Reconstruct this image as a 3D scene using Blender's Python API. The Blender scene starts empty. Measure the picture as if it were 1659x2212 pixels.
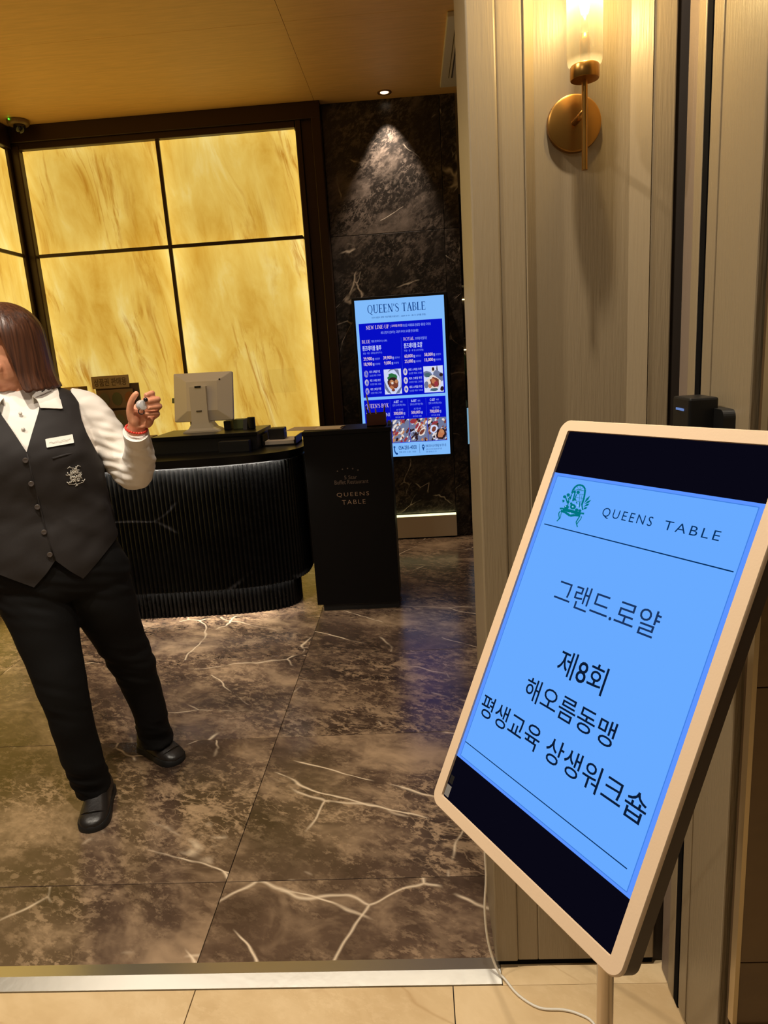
import bpy, bmesh, math, random
from mathutils import Vector, Matrix, noise

SC = bpy.context.scene
COL = SC.collection
random.seed(7)
PI = math.pi

# ------------------------------------------------------------------ camera
W_PX, H_PX, F_PX = 1659, 2212, 1497.7
PITCH, ROLL, YAW, CAM_H = 0.22158, -0.06477, -0.0553, 1.5
fwd = Vector((math.sin(YAW) * math.cos(PITCH), math.cos(YAW) * math.cos(PITCH), -math.sin(PITCH)))
rgt = Vector((math.cos(YAW), -math.sin(YAW), 0))
upv = rgt.cross(fwd)
cr, sr = math.cos(ROLL), math.sin(ROLL)
cx_ = rgt * cr + upv * sr
cy_ = upv * cr - rgt * sr
cam_d = bpy.data.cameras.new('camera')
cam = bpy.data.objects.new('camera', cam_d)
COL.objects.link(cam)
cam.matrix_world = Matrix(((cx_.x, cy_.x, -fwd.x, 0), (cx_.y, cy_.y, -fwd.y, 0), (cx_.z, cy_.z, -fwd.z, CAM_H), (0, 0, 0, 1)))
cam_d.sensor_fit = 'HORIZONTAL'
cam_d.sensor_width = 36
cam_d.lens = F_PX / W_PX * 36
cam_d.clip_start = 0.02
SC.camera = cam

# ------------------------------------------------------------------ world, light, exposure
wd = bpy.data.worlds.new('world'); SC.world = wd; wd.use_nodes = True
wd.node_tree.nodes['Background'].inputs[0].default_value = (1.0, 0.78, 0.52, 1)
wd.node_tree.nodes['Background'].inputs[1].default_value = 0.09
vs = SC.view_settings
vs.view_transform = 'Standard'; vs.look = 'None'; vs.gamma = 1; vs.use_curve_mapping = False
vs.exposure = 0.0
SC.cycles.max_bounces = 5; SC.cycles.diffuse_bounces = 3; SC.cycles.glossy_bounces = 3; SC.cycles.transparent_max_bounces = 6

def spot(name, loc, target, power, angle, blend=0.6, color=(1, .89, .74), size=.05):
    l = bpy.data.lights.new(name, 'SPOT'); l.energy = power; l.color = color
    l.spot_size = math.radians(angle); l.spot_blend = blend; l.shadow_soft_size = size
    o = bpy.data.objects.new(name, l); COL.objects.link(o)
    o.location = loc
    o.rotation_euler = (Vector(target) - Vector(loc)).to_track_quat('-Z', 'Y').to_euler()
    return o
# recessed downlights of the lobby (behind and above the camera) and of the room, plus an added counter fill
spot('lobby_downlight', (.19, 1.10, 3.1), (.19, 1.12, 0), 125, 118, .9, size=.03)
spot('lobby_downlight.001', (-.85, 1.10, 3.1), (-.85, 1.25, 0), 150, 118, .9, size=.03)
spot('lobby_downlight.002', (-1.9, 1.10, 3.1), (-1.8, 1.3, 0), 100, 118, .9, size=.03)
spot('lobby_downlight.003', (-.85, -.3, 3.1), (-.7, .6, 0), 40, 118, .9, size=.03)
spot('room_downlight', (-2.1, 2.6, 3.3), (-2.1, 2.6, 0), 22, 120, .9)
spot('room_downlight.001', (-.2, 2.9, 3.3), (-.2, 2.9, 0), 12, 120, .9)
spot('counter_fill_spot', (-1.3, 3.55, 3.3), (-1.3, 4.35, 1.2), 26, 44, .9)  # fill spot added to brighten the monitor and counter top
spot('wall_washer', (-.107, 5.49, 3.322), (-.10, 5.62, 2.42), 150, 60, .75, (1, .84, .66), .012)

# ------------------------------------------------------------------ materials
def lin(c):
    r = []
    for v in c[:3]:
        v = v / 255.0
        r.append(v / 12.92 if v <= .04045 else ((v + .055) / 1.055) ** 2.4)
    return (r[0], r[1], r[2], 1.0)

class NT:
    def __init__(s, name):
        s.m = bpy.data.materials.new(name); s.m.use_nodes = True
        s.t = s.m.node_tree; s.t.nodes.clear()
        s.out = s.n('ShaderNodeOutputMaterial')
    def n(s, typ, **kw):
        nd = s.t.nodes.new(typ)
        for k, v in kw.items():
            if k.startswith('_'): nd.inputs[k[1:].replace('_', ' ')].default_value = v
            else: setattr(nd, k, v)
        return nd
    def l(s, a, b): s.t.links.new(a, b)
    def ramp(s, fac, stops, interp='LINEAR'):
        r = s.n('ShaderNodeValToRGB'); r.color_ramp.interpolation = interp
        e = r.color_ramp.elements
        while len(e) < len(stops): e.new(.5)
        for el, (p, c) in zip(e, stops):
            el.position = p; el.color = c
        s.l(fac, r.inputs[0]); return r.outputs[0]
    def math(s, op, a, b=None):
        m = s.n('ShaderNodeMath', operation=op)
        for i, v in enumerate((a, b)):
            if v is None: continue
            if isinstance(v, (int, float)): m.inputs[i].default_value = v
            else: s.l(v, m.inputs[i])
        return m.outputs[0]
    def mix(s, fac, a, b, blend='MIX'):
        m = s.n('ShaderNodeMix', data_type='RGBA', blend_type=blend)
        for i, v in ((0, fac), (6, a), (7, b)):
            if isinstance(v, (int, float)): m.inputs[i].default_value = v
            elif isinstance(v, tuple): m.inputs[i].default_value = v
            else: s.l(v, m.inputs[i])
        return m.outputs[2]

def pbr(name, col, rough=.5, metal=0, spec=.5, bump=None, var=0, coat=0, sheen=0, transmission=0, stretch=None):
    t = NT(name)
    b = t.n('ShaderNodeBsdfPrincipled')
    b.inputs['Base Color'].default_value = lin(col)
    b.inputs['Roughness'].default_value = rough
    b.inputs['Metallic'].default_value = metal
    b.inputs['Specular IOR Level'].default_value = spec
    b.inputs['Coat Weight'].default_value = coat
    b.inputs['Sheen Weight'].default_value = sheen
    b.inputs['Transmission Weight'].default_value = transmission
    if bump or var:
        tc = t.n('ShaderNodeTexCoord'); mp = t.n('ShaderNodeMapping')
        if stretch: mp.inputs['Scale'].default_value = stretch
        t.l(tc.outputs['Object'], mp.inputs[0])
        nz = t.n('ShaderNodeTexNoise', _Scale=(bump[0] if bump else 8.0), _Detail=2.5)
        t.l(mp.outputs[0], nz.inputs['Vector'])
        if bump:
            bp = t.n('ShaderNodeBump', _Strength=bump[1], _Distance=.004)
            t.l(nz.outputs[0], bp.inputs['Height']); t.l(bp.outputs[0], b.inputs['Normal'])
        if var:
            c = lin(col)
            lo = tuple(x * (1 - var) for x in c[:3]) + (1,); hi = tuple(min(1, x * (1 + var)) for x in c[:3]) + (1,)
            t.l(t.ramp(nz.outputs[0], [(.3, lo), (.7, hi)]), b.inputs['Base Color'])
    t.l(b.outputs[0], t.out.inputs[0])
    return t.m

def emit(name, col, strength=1.0, lamp=True):
    t = NT(name)
    if not lamp: t.m.cycles.emission_sampling = 'NONE'      # small print on a screen
    e = t.n('ShaderNodeEmission'); e.inputs[0].default_value = lin(col); e.inputs[1].default_value = strength
    t.l(e.outputs[0], t.out.inputs[0]); return t.m

def marble(name, dark, mid, light, vein, scale=1.0, rough=.25, vein_amt=1.0, mottle=1.0, spec=.5, plane='XY', ang=.5):
    t = NT(name)
    tc = t.n('ShaderNodeTexCoord'); oi = t.n('ShaderNodeObjectInfo')
    off = t.math('MULTIPLY', oi.outputs['Random'], 57.0)
    add = t.n('ShaderNodeVectorMath', operation='ADD'); t.l(tc.outputs['Object'], add.inputs[0])
    cmb = t.n('ShaderNodeCombineXYZ'); t.l(off, cmb.inputs[0]); t.l(off, cmb.inputs[1]); t.l(off, cmb.inputs[2]); t.l(cmb.outputs[0], add.inputs[1])
    mp = t.n('ShaderNodeMapping'); mp.inputs['Scale'].default_value = (scale,) * 3
    mp.inputs['Rotation'].default_value = (0, 0, ang) if plane == 'XY' else (0, ang, 0)
    t.l(add.outputs[0], mp.inputs[0])
    S = (lambda u, w: (u, w, u)) if plane == 'XY' else (lambda u, w: (u, u, w))
    def warp(src, sc_, amt, det=2.0):
        wn = t.n('ShaderNodeTexNoise', _Scale=sc_, _Detail=det, _Roughness=.5); t.l(src, wn.inputs['Vector'])
        sb = t.n('ShaderNodeVectorMath', operation='SUBTRACT'); t.l(wn.outputs['Color'], sb.inputs[0]); sb.inputs[1].default_value = (.5, .5, .5)
        ss = t.n('ShaderNodeVectorMath', operation='SCALE'); t.l(sb.outputs[0], ss.inputs[0]); ss.inputs['Scale'].default_value = amt
        ad = t.n('ShaderNodeVectorMath', operation='ADD'); t.l(src, ad.inputs[0]); t.l(ss.outputs[0], ad.inputs[1]); return ad.outputs[0]
    def scaled(src, v, seed=0.0):
        m_ = t.n('ShaderNodeMapping'); m_.inputs['Scale'].default_value = v; m_.inputs['Location'].default_value = (seed, seed * .7, seed * 1.3); t.l(src, m_.inputs[0]); return m_.outputs[0]
    P = mp.outputs[0]; WP = warp(P, 1.6, .5, 3.0); LW = warp(P, 4.0, .06, 1.0)
    K, Wt = (0, 0, 0, 1), (1, 1, 1, 1)
    c1 = t.n('ShaderNodeTexNoise', _Scale=1.7, _Detail=5.0, _Roughness=.66); t.l(scaled(WP, S(1, 1.7)), c1.inputs['Vector'])
    base = t.ramp(c1.outputs[0], [(.34, dark), (.52, mid), (.70, light)])
    # flecks and worm-like mottling, gathered in clouds
    c3 = t.n('ShaderNodeTexNoise', _Scale=1.9, _Detail=4.0, _Roughness=.65); t.l(scaled(WP, S(1, 1.5), 8.0), c3.inputs['Vector'])
    cloud = t.ramp(c3.outputs[0], [(.38, (.10, .10, .10, 1)), (.64, Wt)])
    for sc_, lo_, hi_, amt, seed in ((8.0, .50, .62, .75, 3.0), (24.0, .52, .60, .8, 6.0)):
        c2 = t.n('ShaderNodeTexNoise', _Scale=sc_, _Detail=4.0, _Roughness=.72); t.l(scaled(LW, S(1, 1.7), seed), c2.inputs['Vector'])
        mot = t.ramp(c2.outputs[0], [(lo_, K), (hi_, Wt)])
        col = t.mix(t.math('MULTIPLY', t.math('MULTIPLY', mot, cloud), amt * mottle), base if sc_ < 10 else col, light)
    # short crackle lines
    vo = t.n('ShaderNodeTexVoronoi', feature='DISTANCE_TO_EDGE', _Scale=5.5); t.l(warp(scaled(P, S(1, 1.8), 5.0), 6.0, .34, 3.0), vo.inputs['Vector'])
    cm = t.ramp(vo.outputs['Distance'], [(0, Wt), (.02, (.3, .3, .3, 1)), (.05, K)])
    col = t.mix(t.math('MULTIPLY', t.math('MULTIPLY', cm, t.ramp(c3.outputs[0], [(.50, K), (.62, Wt)])), .6 * vein_amt), col, light)
    # long thin veins, broken
    for sc_, st, wdt, amt, lo_, seed in ((.9, 2.6, .0042, 1.0, .52, 1.7), (1.6, .9, .0048, .8, .54, 13.0)):
        src = warp(scaled(P, S(1, st), seed), 2.2, .24, 3.0)
        vo = t.n('ShaderNodeTexVoronoi', feature='DISTANCE_TO_EDGE', _Scale=sc_); t.l(src, vo.inputs['Vector'])
        vm = t.ramp(vo.outputs['Distance'], [(0, Wt), (wdt, (.55, .55, .55, 1)), (wdt * 2.0, K)])
        nb = t.n('ShaderNodeTexNoise', _Scale=2.2, _Detail=3.0, _Roughness=.65); t.l(scaled(P, (1, 1, 1), seed + 4), nb.inputs['Vector'])
        br = t.ramp(nb.outputs[0], [(lo_, K), (lo_ + .07, Wt)])
        col = t.mix(t.math('MULTIPLY', t.math('MULTIPLY', vm, br), amt * vein_amt), col, vein)
    b = t.n('ShaderNodeBsdfPrincipled'); t.l(col, b.inputs['Base Color'])
    b.inputs['Roughness'].default_value = rough; b.inputs['Specular IOR Level'].default_value = spec
    t.l(b.outputs[0], t.out.inputs[0])
    return t.m

def onyx(name):
    """backlit stone: vertical wavy streaks; the sheets glow more towards their lit rims"""
    t = NT(name)
    tc = t.n('ShaderNodeTexCoord'); oi = t.n('ShaderNodeObjectInfo')
    cmb = t.n('ShaderNodeCombineXYZ'); t.l(t.math('MULTIPLY', oi.outputs['Random'], 9.0), cmb.inputs[1])
    ge = t.n('ShaderNodeNewGeometry'); sep = t.n('ShaderNodeSeparateXYZ'); t.l(tc.outputs['Object'], sep.inputs[0])
    hor = t.math('ADD', sep.outputs[0], sep.outputs[1])
    lean = t.math('ADD', hor, t.math('MULTIPLY', sep.outputs[2], .16))
    c2 = t.n('ShaderNodeCombineXYZ'); t.l(lean, c2.inputs[0]); t.l(t.math('MULTIPLY', sep.outputs[2], .36), c2.inputs[2]); t.l(t.math('MULTIPLY', oi.outputs['Random'], 9.0), c2.inputs[1])
    P = c2.outputs[0]
    def warp(src, sc_, amt):
        w = t.n('ShaderNodeTexNoise', _Scale=sc_, _Detail=2.0); t.l(src, w.inputs['Vector'])
        sb = t.n('ShaderNodeVectorMath', operation='SUBTRACT'); t.l(w.outputs['Color'], sb.inputs[0]); sb.inputs[1].default_value = (.5, .5, .5)
        ss = t.n('ShaderNodeVectorMath', operation='SCALE'); t.l(sb.outputs[0], ss.inputs[0]); ss.inputs['Scale'].default_value = amt
        ad = t.n('ShaderNodeVectorMath', operation='ADD'); t.l(src, ad.inputs[0]); t.l(ss.outputs[0], ad.inputs[1]); return ad.outputs[0]
    WP = warp(warp(warp(P, 2.0, .30), 4.5, .12), 11.0, .03)
    n1 = t.n('ShaderNodeTexNoise', _Scale=4.0, _Detail=6.0, _Roughness=.6); t.l(WP, n1.inputs['Vector'])
    base = t.ramp(n1.outputs[0], [(.30, lin((212, 158, 52))), (.44, lin((230, 184, 78))), (.56, lin((240, 200, 96))), (.70, lin((250, 222, 134)))])
    m3 = t.n('ShaderNodeMapping'); m3.inputs['Scale'].default_value = (3.6, 1, 1.1); t.l(WP, m3.inputs[0])
    n2 = t.n('ShaderNodeTexNoise', _Scale=6.0, _Detail=5.0, _Roughness=.65); t.l(m3.outputs[0], n2.inputs['Vector'])
    st = t.ramp(n2.outputs[0], [(.50, (0, 0, 0, 1)), (.66, (1, 1, 1, 1))])
    n3 = t.n('ShaderNodeTexNoise', _Scale=2.4, _Detail=3.0); t.l(WP, n3.inputs['Vector'])
    zm = t.ramp(n3.outputs[0], [(.46, (.10, .10, .10, 1)), (.58, (1, 1, 1, 1))])
    col = t.mix(t.math('MULTIPLY', t.math('MULTIPLY', st, zm), .85), base, lin((186, 122, 26)))
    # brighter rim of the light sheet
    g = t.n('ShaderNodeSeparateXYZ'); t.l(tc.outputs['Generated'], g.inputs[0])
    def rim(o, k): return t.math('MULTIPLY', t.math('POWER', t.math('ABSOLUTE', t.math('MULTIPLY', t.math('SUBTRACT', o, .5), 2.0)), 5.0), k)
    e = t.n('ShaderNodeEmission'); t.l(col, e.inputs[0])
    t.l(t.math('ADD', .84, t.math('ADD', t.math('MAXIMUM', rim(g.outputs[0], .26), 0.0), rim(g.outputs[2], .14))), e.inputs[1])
    gg = t.n('ShaderNodeBsdfGlossy'); gg.inputs[0].default_value = (.03, .03, .03, 1); gg.inputs['Roughness'].default_value = .25
    a = t.n('ShaderNodeAddShader'); t.l(e.outputs[0], a.inputs[0]); t.l(gg.outputs[0], a.inputs[1])
    t.l(a.outputs[0], t.out.inputs[0]); return t.m

M = {}
M['marble'] = marble('brown_marble', lin((56, 43, 35)), lin((88, 70, 57)), lin((170, 143, 114)), lin((230, 208, 178)), 1.0, .22)
M['stone'] = marble('black_stone', lin((13, 11, 9)), lin((34, 29, 26)), lin((104, 92, 84)), lin((196, 182, 166)), 1.25, .3, plane='XZ', ang=.7)
M['grout'] = pbr('grout', (26, 20, 16), .8)
M['beige'] = marble('beige_marble', lin((196, 166, 122)), lin((212, 184, 140)), lin((226, 200, 158)), lin((170, 132, 88)), 1.2, .32, .45, .6)
M['onyx'] = onyx('backlit_onyx')
M['bronze'] = pbr('dark_bronze', (52, 34, 20), .38, .35, bump=(30, .05))
M['wood'] = pbr('ceiling_veneer', (216, 172, 106), .48, bump=(6, .05), var=.07, stretch=(1, 9, 9))
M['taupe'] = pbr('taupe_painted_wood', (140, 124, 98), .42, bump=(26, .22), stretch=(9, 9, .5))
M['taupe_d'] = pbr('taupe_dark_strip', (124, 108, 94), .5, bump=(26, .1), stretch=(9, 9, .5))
M['black'] = pbr('matt_black', (12, 11, 11), .55)
M['blackgap'] = pbr('shadow_gap', (6, 5, 5), .9, spec=.1)
M['steel'] = pbr('polished_steel', (206, 204, 196), .34, 1, bump=(40, .06))
M['brass'] = pbr('aged_brass', (172, 126, 62), .3, 1, bump=(70, .04))
M['tanframe'] = pbr('beige_bezel', (222, 194, 162), .45, bump=(300, .03))
M['white'] = pbr('warm_white_plastic', (226, 216, 198), .45)
M['paper'] = pbr('paper', (232, 218, 196), .7)
M['browntile'] = marble('brown_wall_tile', lin((100, 74, 42)), lin((108, 82, 48)), lin((120, 93, 56)), lin((132, 106, 70)), .8, .35, .15, .5, plane='XZ')

# ------------------------------------------------------------------ mesh helpers
WORLD = {}
def wloc(o):
    return WORLD.get(o.name, Vector((0, 0, 0))) if o else Vector((0, 0, 0))

def mk(name, verts, faces, mat, parent=None, smooth=False, local=False, mats=None, midx=None, sharp=None):
    """one mesh object; verts in world space (or, with local, in the parent's space)"""
    vs_ = [Vector(v) for v in verts]
    if vs_:
        lo = Vector((min(v.x for v in vs_), min(v.y for v in vs_), min(v.z for v in vs_)))
        hi = Vector((max(v.x for v in vs_), max(v.y for v in vs_), max(v.z for v in vs_)))
        c = (lo + hi) / 2; c.z = lo.z if parent is None else c.z
    else: c = Vector((0, 0, 0))
    me = bpy.data.meshes.new(name)
    me.from_pydata([tuple(v - c) for v in vs_], [], faces)
    for m in (mats or [mat]): me.materials.append(M[m] if isinstance(m, str) else m)
    if midx: me.polygons.foreach_set('material_index', midx)
    if smooth: me.polygons.foreach_set('use_smooth', [True] * len(me.polygons))
    me.update()
    if sharp and smooth: me.set_sharp_from_angle(angle=math.radians(sharp))
    o = bpy.data.objects.new(name, me); COL.objects.link(o)
    if parent: o.parent = parent
    if local and parent:
        o.location = c - LOCALORG.get(parent.name, Vector((0, 0, 0)))
        LOCALORG[o.name] = c
    else:
        o.location = c - wloc(parent)
        WORLD[o.name] = c
    return o
LOCALORG = {}

def empty(name, loc, rz=0):
    o = bpy.data.objects.new(name, None); COL.objects.link(o); o.location = loc; o.rotation_euler.z = rz
    o.empty_display_size = .05
    WORLD[o.name] = Vector(loc); return o

def tag(o, label=None, cat=None, group=None, kind=None):
    if label: o['label'] = label
    if cat: o['category'] = cat
    if group: o['group'] = group
    if kind: o['kind'] = kind
    return o

class MB:
    def __init__(s): s.v = []; s.f = []; s.mi = []; s.cur = 0
    def add(s, v, f):
        k = len(s.v); s.v += [Vector(x) for x in v]
        for q in f: s.f.append(tuple(i + k for i in q)); s.mi.append(s.cur)
    def box(s, x0, x1, y0, y1, z0, z1, bev=0):
        if bev:
            bm = bmesh.new(); bmesh.ops.create_cube(bm, size=1)
            for v in bm.verts:
                v.co = Vector((x0 + (v.co.x + .5) * (x1 - x0), y0 + (v.co.y + .5) * (y1 - y0), z0 + (v.co.z + .5) * (z1 - z0)))
            bmesh.ops.bevel(bm, geom=list(bm.edges), offset=bev, segments=2, affect='EDGES', profile=.5)
            bm.verts.index_update()
            s.add([v.co.copy() for v in bm.verts], [[v.index for v in f.verts] for f in bm.faces]); bm.free()
        else:
            s.add([(x0, y0, z0), (x1, y0, z0), (x1, y1, z0), (x0, y1, z0), (x0, y0, z1), (x1, y0, z1), (x1, y1, z1), (x0, y1, z1)],
                  [(0, 3, 2, 1), (4, 5, 6, 7), (0, 1, 5, 4), (1, 2, 6, 5), (2, 3, 7, 6), (3, 0, 4, 7)])
    def tube(s, pts, r, n=10, cap=True):
        pts = [Vector(p) for p in pts]; rs = r if isinstance(r, (list, tuple)) else [r] * len(pts)
        rings = []
        up = None
        for i, p in enumerate(pts):
            d = (pts[min(i + 1, len(pts) - 1)] - pts[max(i - 1, 0)]).normalized()
            if up is None:
                a = Vector((0, 0, 1)) if abs(d.z) < .9 else Vector((1, 0, 0))
                up = d.cross(a).normalized()
            else: up = (up - d * up.dot(d)).normalized()
            b = d.cross(up)
            rings.append([p + (up * math.cos(2 * PI * k / n) + b * math.sin(2 * PI * k / n)) * rs[i] for k in range(n)])
        s.rings(rings, cap)
    def rings(s, rings, cap=True, closed=True):
        n = len(rings[0]); v = [p for r in rings for p in r]; f = []
        for i in range(len(rings) - 1):
            for k in range(n if closed else n - 1):
                f.append((i * n + k, i * n + (k + 1) % n, (i + 1) * n + (k + 1) % n, (i + 1) * n + k))
        if cap and closed:
            f.append(tuple(range(n - 1, -1, -1))); f.append(tuple((len(rings) - 1) * n + k for k in range(n)))
        s.add(v, f)
    def lathe(s, prof, c, axis=(0, 0, 1), n=32, cap=True):
        ax = Vector(axis).normalized(); a = Vector((1, 0, 0)) if abs(ax.x) < .9 else Vector((0, 1, 0))
        u = ax.cross(a).normalized(); w = ax.cross(u); c = Vector(c)
        s.rings([[c + ax * h + (u * math.cos(2 * PI * k / n) + w * math.sin(2 * PI * k / n)) * r for k in range(n)] for r, h in prof], cap)
    def prism(s, poly, fn, h0, h1):
        """poly: 2-D outline; fn(a,b,h) -> point"""
        n = len(poly)
        v = [fn(a, b, h0) for a, b in poly] + [fn(a, b, h1) for a, b in poly]
        s.add(v, [tuple(range(n - 1, -1, -1)), tuple(range(n, 2 * n))] + [(k, (k + 1) % n, n + (k + 1) % n, n + k) for k in range(n)])
    def ell(s, c, r, n=20, m=12, rot=None):
        c = Vector(c); v = []; f = []
        for i in range(m + 1):
            t = PI * i / m
            for k in range(n):
                p = Vector((r[0] * math.sin(t) * math.cos(2 * PI * k / n), r[1] * math.sin(t) * math.sin(2 * PI * k / n), r[2] * math.cos(t)))
                v.append(c + (rot @ p if rot else p))
        for i in range(m):
            for k in range(n):
                f.append((i * n + k, (i + 1) * n + k, (i + 1) * n + (k + 1) % n, i * n + (k + 1) % n))
        s.add(v, f)
    def build(s, name, mat, parent=None, **kw):
        if 'mats' in kw: kw['midx'] = s.mi
        return mk(name, s.v, s.f, mat, parent, **kw)

def box(name, b, mat, parent=None, bev=0, **kw):
    m = MB(); m.box(*b, bev=bev); return m.build(name, mat, parent, **kw)

def text_shape(body, weight=0.0, spacing=1.0):
    c = bpy.data.curves.new('tmp', 'FONT'); c.body = body; c.space_character = spacing; c.resolution_u = 3; c.offset = weight
    o = bpy.data.objects.new('tmp', c); COL.objects.link(o)
    bpy.context.view_layer.update()
    me = bpy.data.meshes.new_from_object(o.evaluated_get(bpy.context.evaluated_depsgraph_get()))
    v = [(p.co.x, p.co.y) for p in me.vertices]; f = [tuple(p.vertices) for p in me.polygons]
    bpy.data.objects.remove(o); bpy.data.curves.remove(c); bpy.data.meshes.remove(me)
    return v, f

def flat(name, v2, f, fn, h, mat, parent, **kw):
    return mk(name, [fn(a, b, h) for a, b in v2], f, mat, parent, **kw)

def letters(name, body, fn, rect, h, mat, parent, weight=0.0, spacing=1.0, **kw):
    """lettering fitted to rect (a0, a1, b_top, b_bottom); b runs downwards"""
    v, f = text_shape(body, weight, spacing)
    if not v: return None
    x0 = min(p[0] for p in v); x1 = max(p[0] for p in v); y0 = min(p[1] for p in v); y1 = max(p[1] for p in v)
    a0, a1, bt, bb = rect
    sx = (a1 - a0) / (x1 - x0); sy = (bb - bt) / (y1 - y0)
    return flat(name, [(a0 + (x - x0) * sx, bb - (y - y0) * sy) for x, y in v], f, fn, h, mat, parent, **kw)

def strokes2d(segs):
    """quads from 2-D line segments (x0,y0,x1,y1,w)"""
    v = []; f = []
    for x0, y0, x1, y1, w in segs:
        d = Vector((x1 - x0, y1 - y0)); n = Vector((-d.y, d.x)).normalized() * w / 2; k = len(v)
        v += [(x0 + n.x, y0 + n.y), (x1 + n.x, y1 + n.y), (x1 - n.x, y1 - n.y), (x0 - n.x, y0 - n.y)]; f.append((k + 3, k + 2, k + 1, k))
    return v, f

def disc2d(cx, cy, rx, ry, n=18, rot=0):
    c, s = math.cos(rot), math.sin(rot)
    return [(cx + c * rx * math.cos(2 * PI * k / n) - s * ry * math.sin(2 * PI * k / n), cy + s * rx * math.cos(2 * PI * k / n) + c * ry * math.sin(2 * PI * k / n)) for k in range(n)]

def solidify(me_verts, faces, th):
    """closed shell from an open sheet"""
    bm = bmesh.new(); vv = [bm.verts.new(v) for v in me_verts]
    for f in faces:
        try: bm.faces.new([vv[i] for i in f])
        except ValueError: pass
    bmesh.ops.remove_doubles(bm, verts=bm.verts, dist=1e-5)
    bmesh.ops.recalc_face_normals(bm, faces=bm.faces)
    bmesh.ops.solidify(bm, geom=list(bm.faces), thickness=th)
    bm.verts.index_update()
    r = [v.co.copy() for v in bm.verts], [[v.index for v in f.verts] for f in bm.faces]
    bm.free(); return r

def remesh(mb, voxel, smooth=6, factor=.5):
    me = bpy.data.meshes.new('tmp'); me.from_pydata([tuple(v) for v in mb.v], [], mb.f); me.update()
    bm = bmesh.new(); bm.from_mesh(me); bmesh.ops.recalc_face_normals(bm, faces=bm.faces); bm.to_mesh(me); bm.free()
    o = bpy.data.objects.new('tmp', me); COL.objects.link(o)
    r = o.modifiers.new('r', 'REMESH'); r.mode = 'VOXEL'; r.voxel_size = voxel
    if smooth:
        s = o.modifiers.new('s', 'SMOOTH'); s.iterations = smooth; s.factor = factor
    bpy.context.view_layer.update()
    m2 = bpy.data.meshes.new_from_object(o.evaluated_get(bpy.context.evaluated_depsgraph_get()))
    v = [p.co.copy() for p in m2.vertices]; f = [tuple(p.vertices) for p in m2.polygons]; nn = [p.normal.copy() for p in m2.vertices]
    bpy.data.objects.remove(o); bpy.data.meshes.remove(me); bpy.data.meshes.remove(m2)
    return v, f, nn

def boolean(va, fa, vb, fb, op='INTERSECT'):
    obs = []
    for v, f in ((va, fa), (vb, fb)):
        me = bpy.data.meshes.new('tmp'); me.from_pydata([tuple(p) for p in v], [], f); me.update()
        bm = bmesh.new(); bm.from_mesh(me); bmesh.ops.recalc_face_normals(bm, faces=bm.faces); bm.to_mesh(me); bm.free()
        o = bpy.data.objects.new('tmp', me); COL.objects.link(o); obs.append(o)
    m = obs[0].modifiers.new('b', 'BOOLEAN'); m.operation = op; m.object = obs[1]; m.solver = 'EXACT'
    bpy.context.view_layer.update()
    m2 = bpy.data.meshes.new_from_object(obs[0].evaluated_get(bpy.context.evaluated_depsgraph_get()))
    v = [p.co.copy() for p in m2.vertices]; f = [tuple(p.vertices) for p in m2.polygons]
    for o in obs:
        me = o.data; bpy.data.objects.remove(o); bpy.data.meshes.remove(me)
    bpy.data.meshes.remove(m2)
    return v, f

# ================================================================== SETTING
CEIL = 3.33
# floor: dark slab under the tiles; brown marble inside, beige stone in the lobby
floor = box('floor', (-4.2, 3.2, -2.2, 9.2, -.12, -.010), 'grout')
tag(floor, 'floor of dark brown veined marble tiles with beige lobby stone in front', None, None, 'structure')
GAP = .0012
def tile(x0, x1, y0, y1, mat, name, top=0.0):
    return box(name, (x0 + GAP, x1 - GAP, y0 + GAP, y1 - GAP, -.010, top), mat, floor, bev=.0008)
xs = [-4.2, -2.24, -.64, .96, 2.56]
ys = [1.465, 1.751, 2.551, 3.351, 4.151, 4.951, 5.751, 6.55, 7.35, 8.15, 9.2]
for j in range(len(ys) - 1):
    for i in range(len(xs) - 1):
        tile(xs[i], xs[i + 1], ys[j], ys[j + 1], 'marble', 'marble_tile')
bx = [-3.19, -2.546, -1.90, -1.264, -.622, .016, .66, 1.30, 1.94]
by = [-2.2, -1.5, -.86, -.22, .42, 1.06, 1.394]
for j in range(len(by) - 1):
    for i in range(len(bx) - 1):
        tile(bx[i], bx[i + 1], by[j], by[j + 1], 'beige', 'beige_tile', -.004)
for xa, xb in ((.137, .66), (.66, 1.30)):
    box('beige_tile', (xa, xb - GAP, 1.3932, 1.47, -.010, -.004), 'beige', floor)
# polished metal threshold between the two floors
thr = MB()
pr = [(1.4645, -.009), (1.465, .004), (1.430, .006), (1.396, -.003), (1.394, -.009)]
thr.prism(pr, lambda a, b, h: (h, a, b), -2.9, .135)
tag(thr.build('trim_1', 'steel'), 'polished metal threshold strip between the brown and the beige floor', None, None, 'structure')

# ceiling: veneer panels with hairline joints
ceiling = box('ceiling', (-4.2, 3.2, 1.45, 9.2, CEIL + .012, CEIL + .1), 'blackgap')
tag(ceiling, 'warm brown wood veneer ceiling of the restaurant entrance', None, None, 'structure')
cxs = [-4.2, -3.04, -.62, 1.8, 3.2]; cys = [1.45, 3.08, 4.31, 5.70, 7.0, 9.2]
for i in range(len(cxs) - 1):
    for j in range(len(cys) - 1):
        box('ceiling_panel', (cxs[i] + .001, cxs[i + 1] - .001, cys[j] + .0006, cys[j + 1] - .0006, CEIL, CEIL + .012), 'wood', ceiling, bev=.001)

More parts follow.
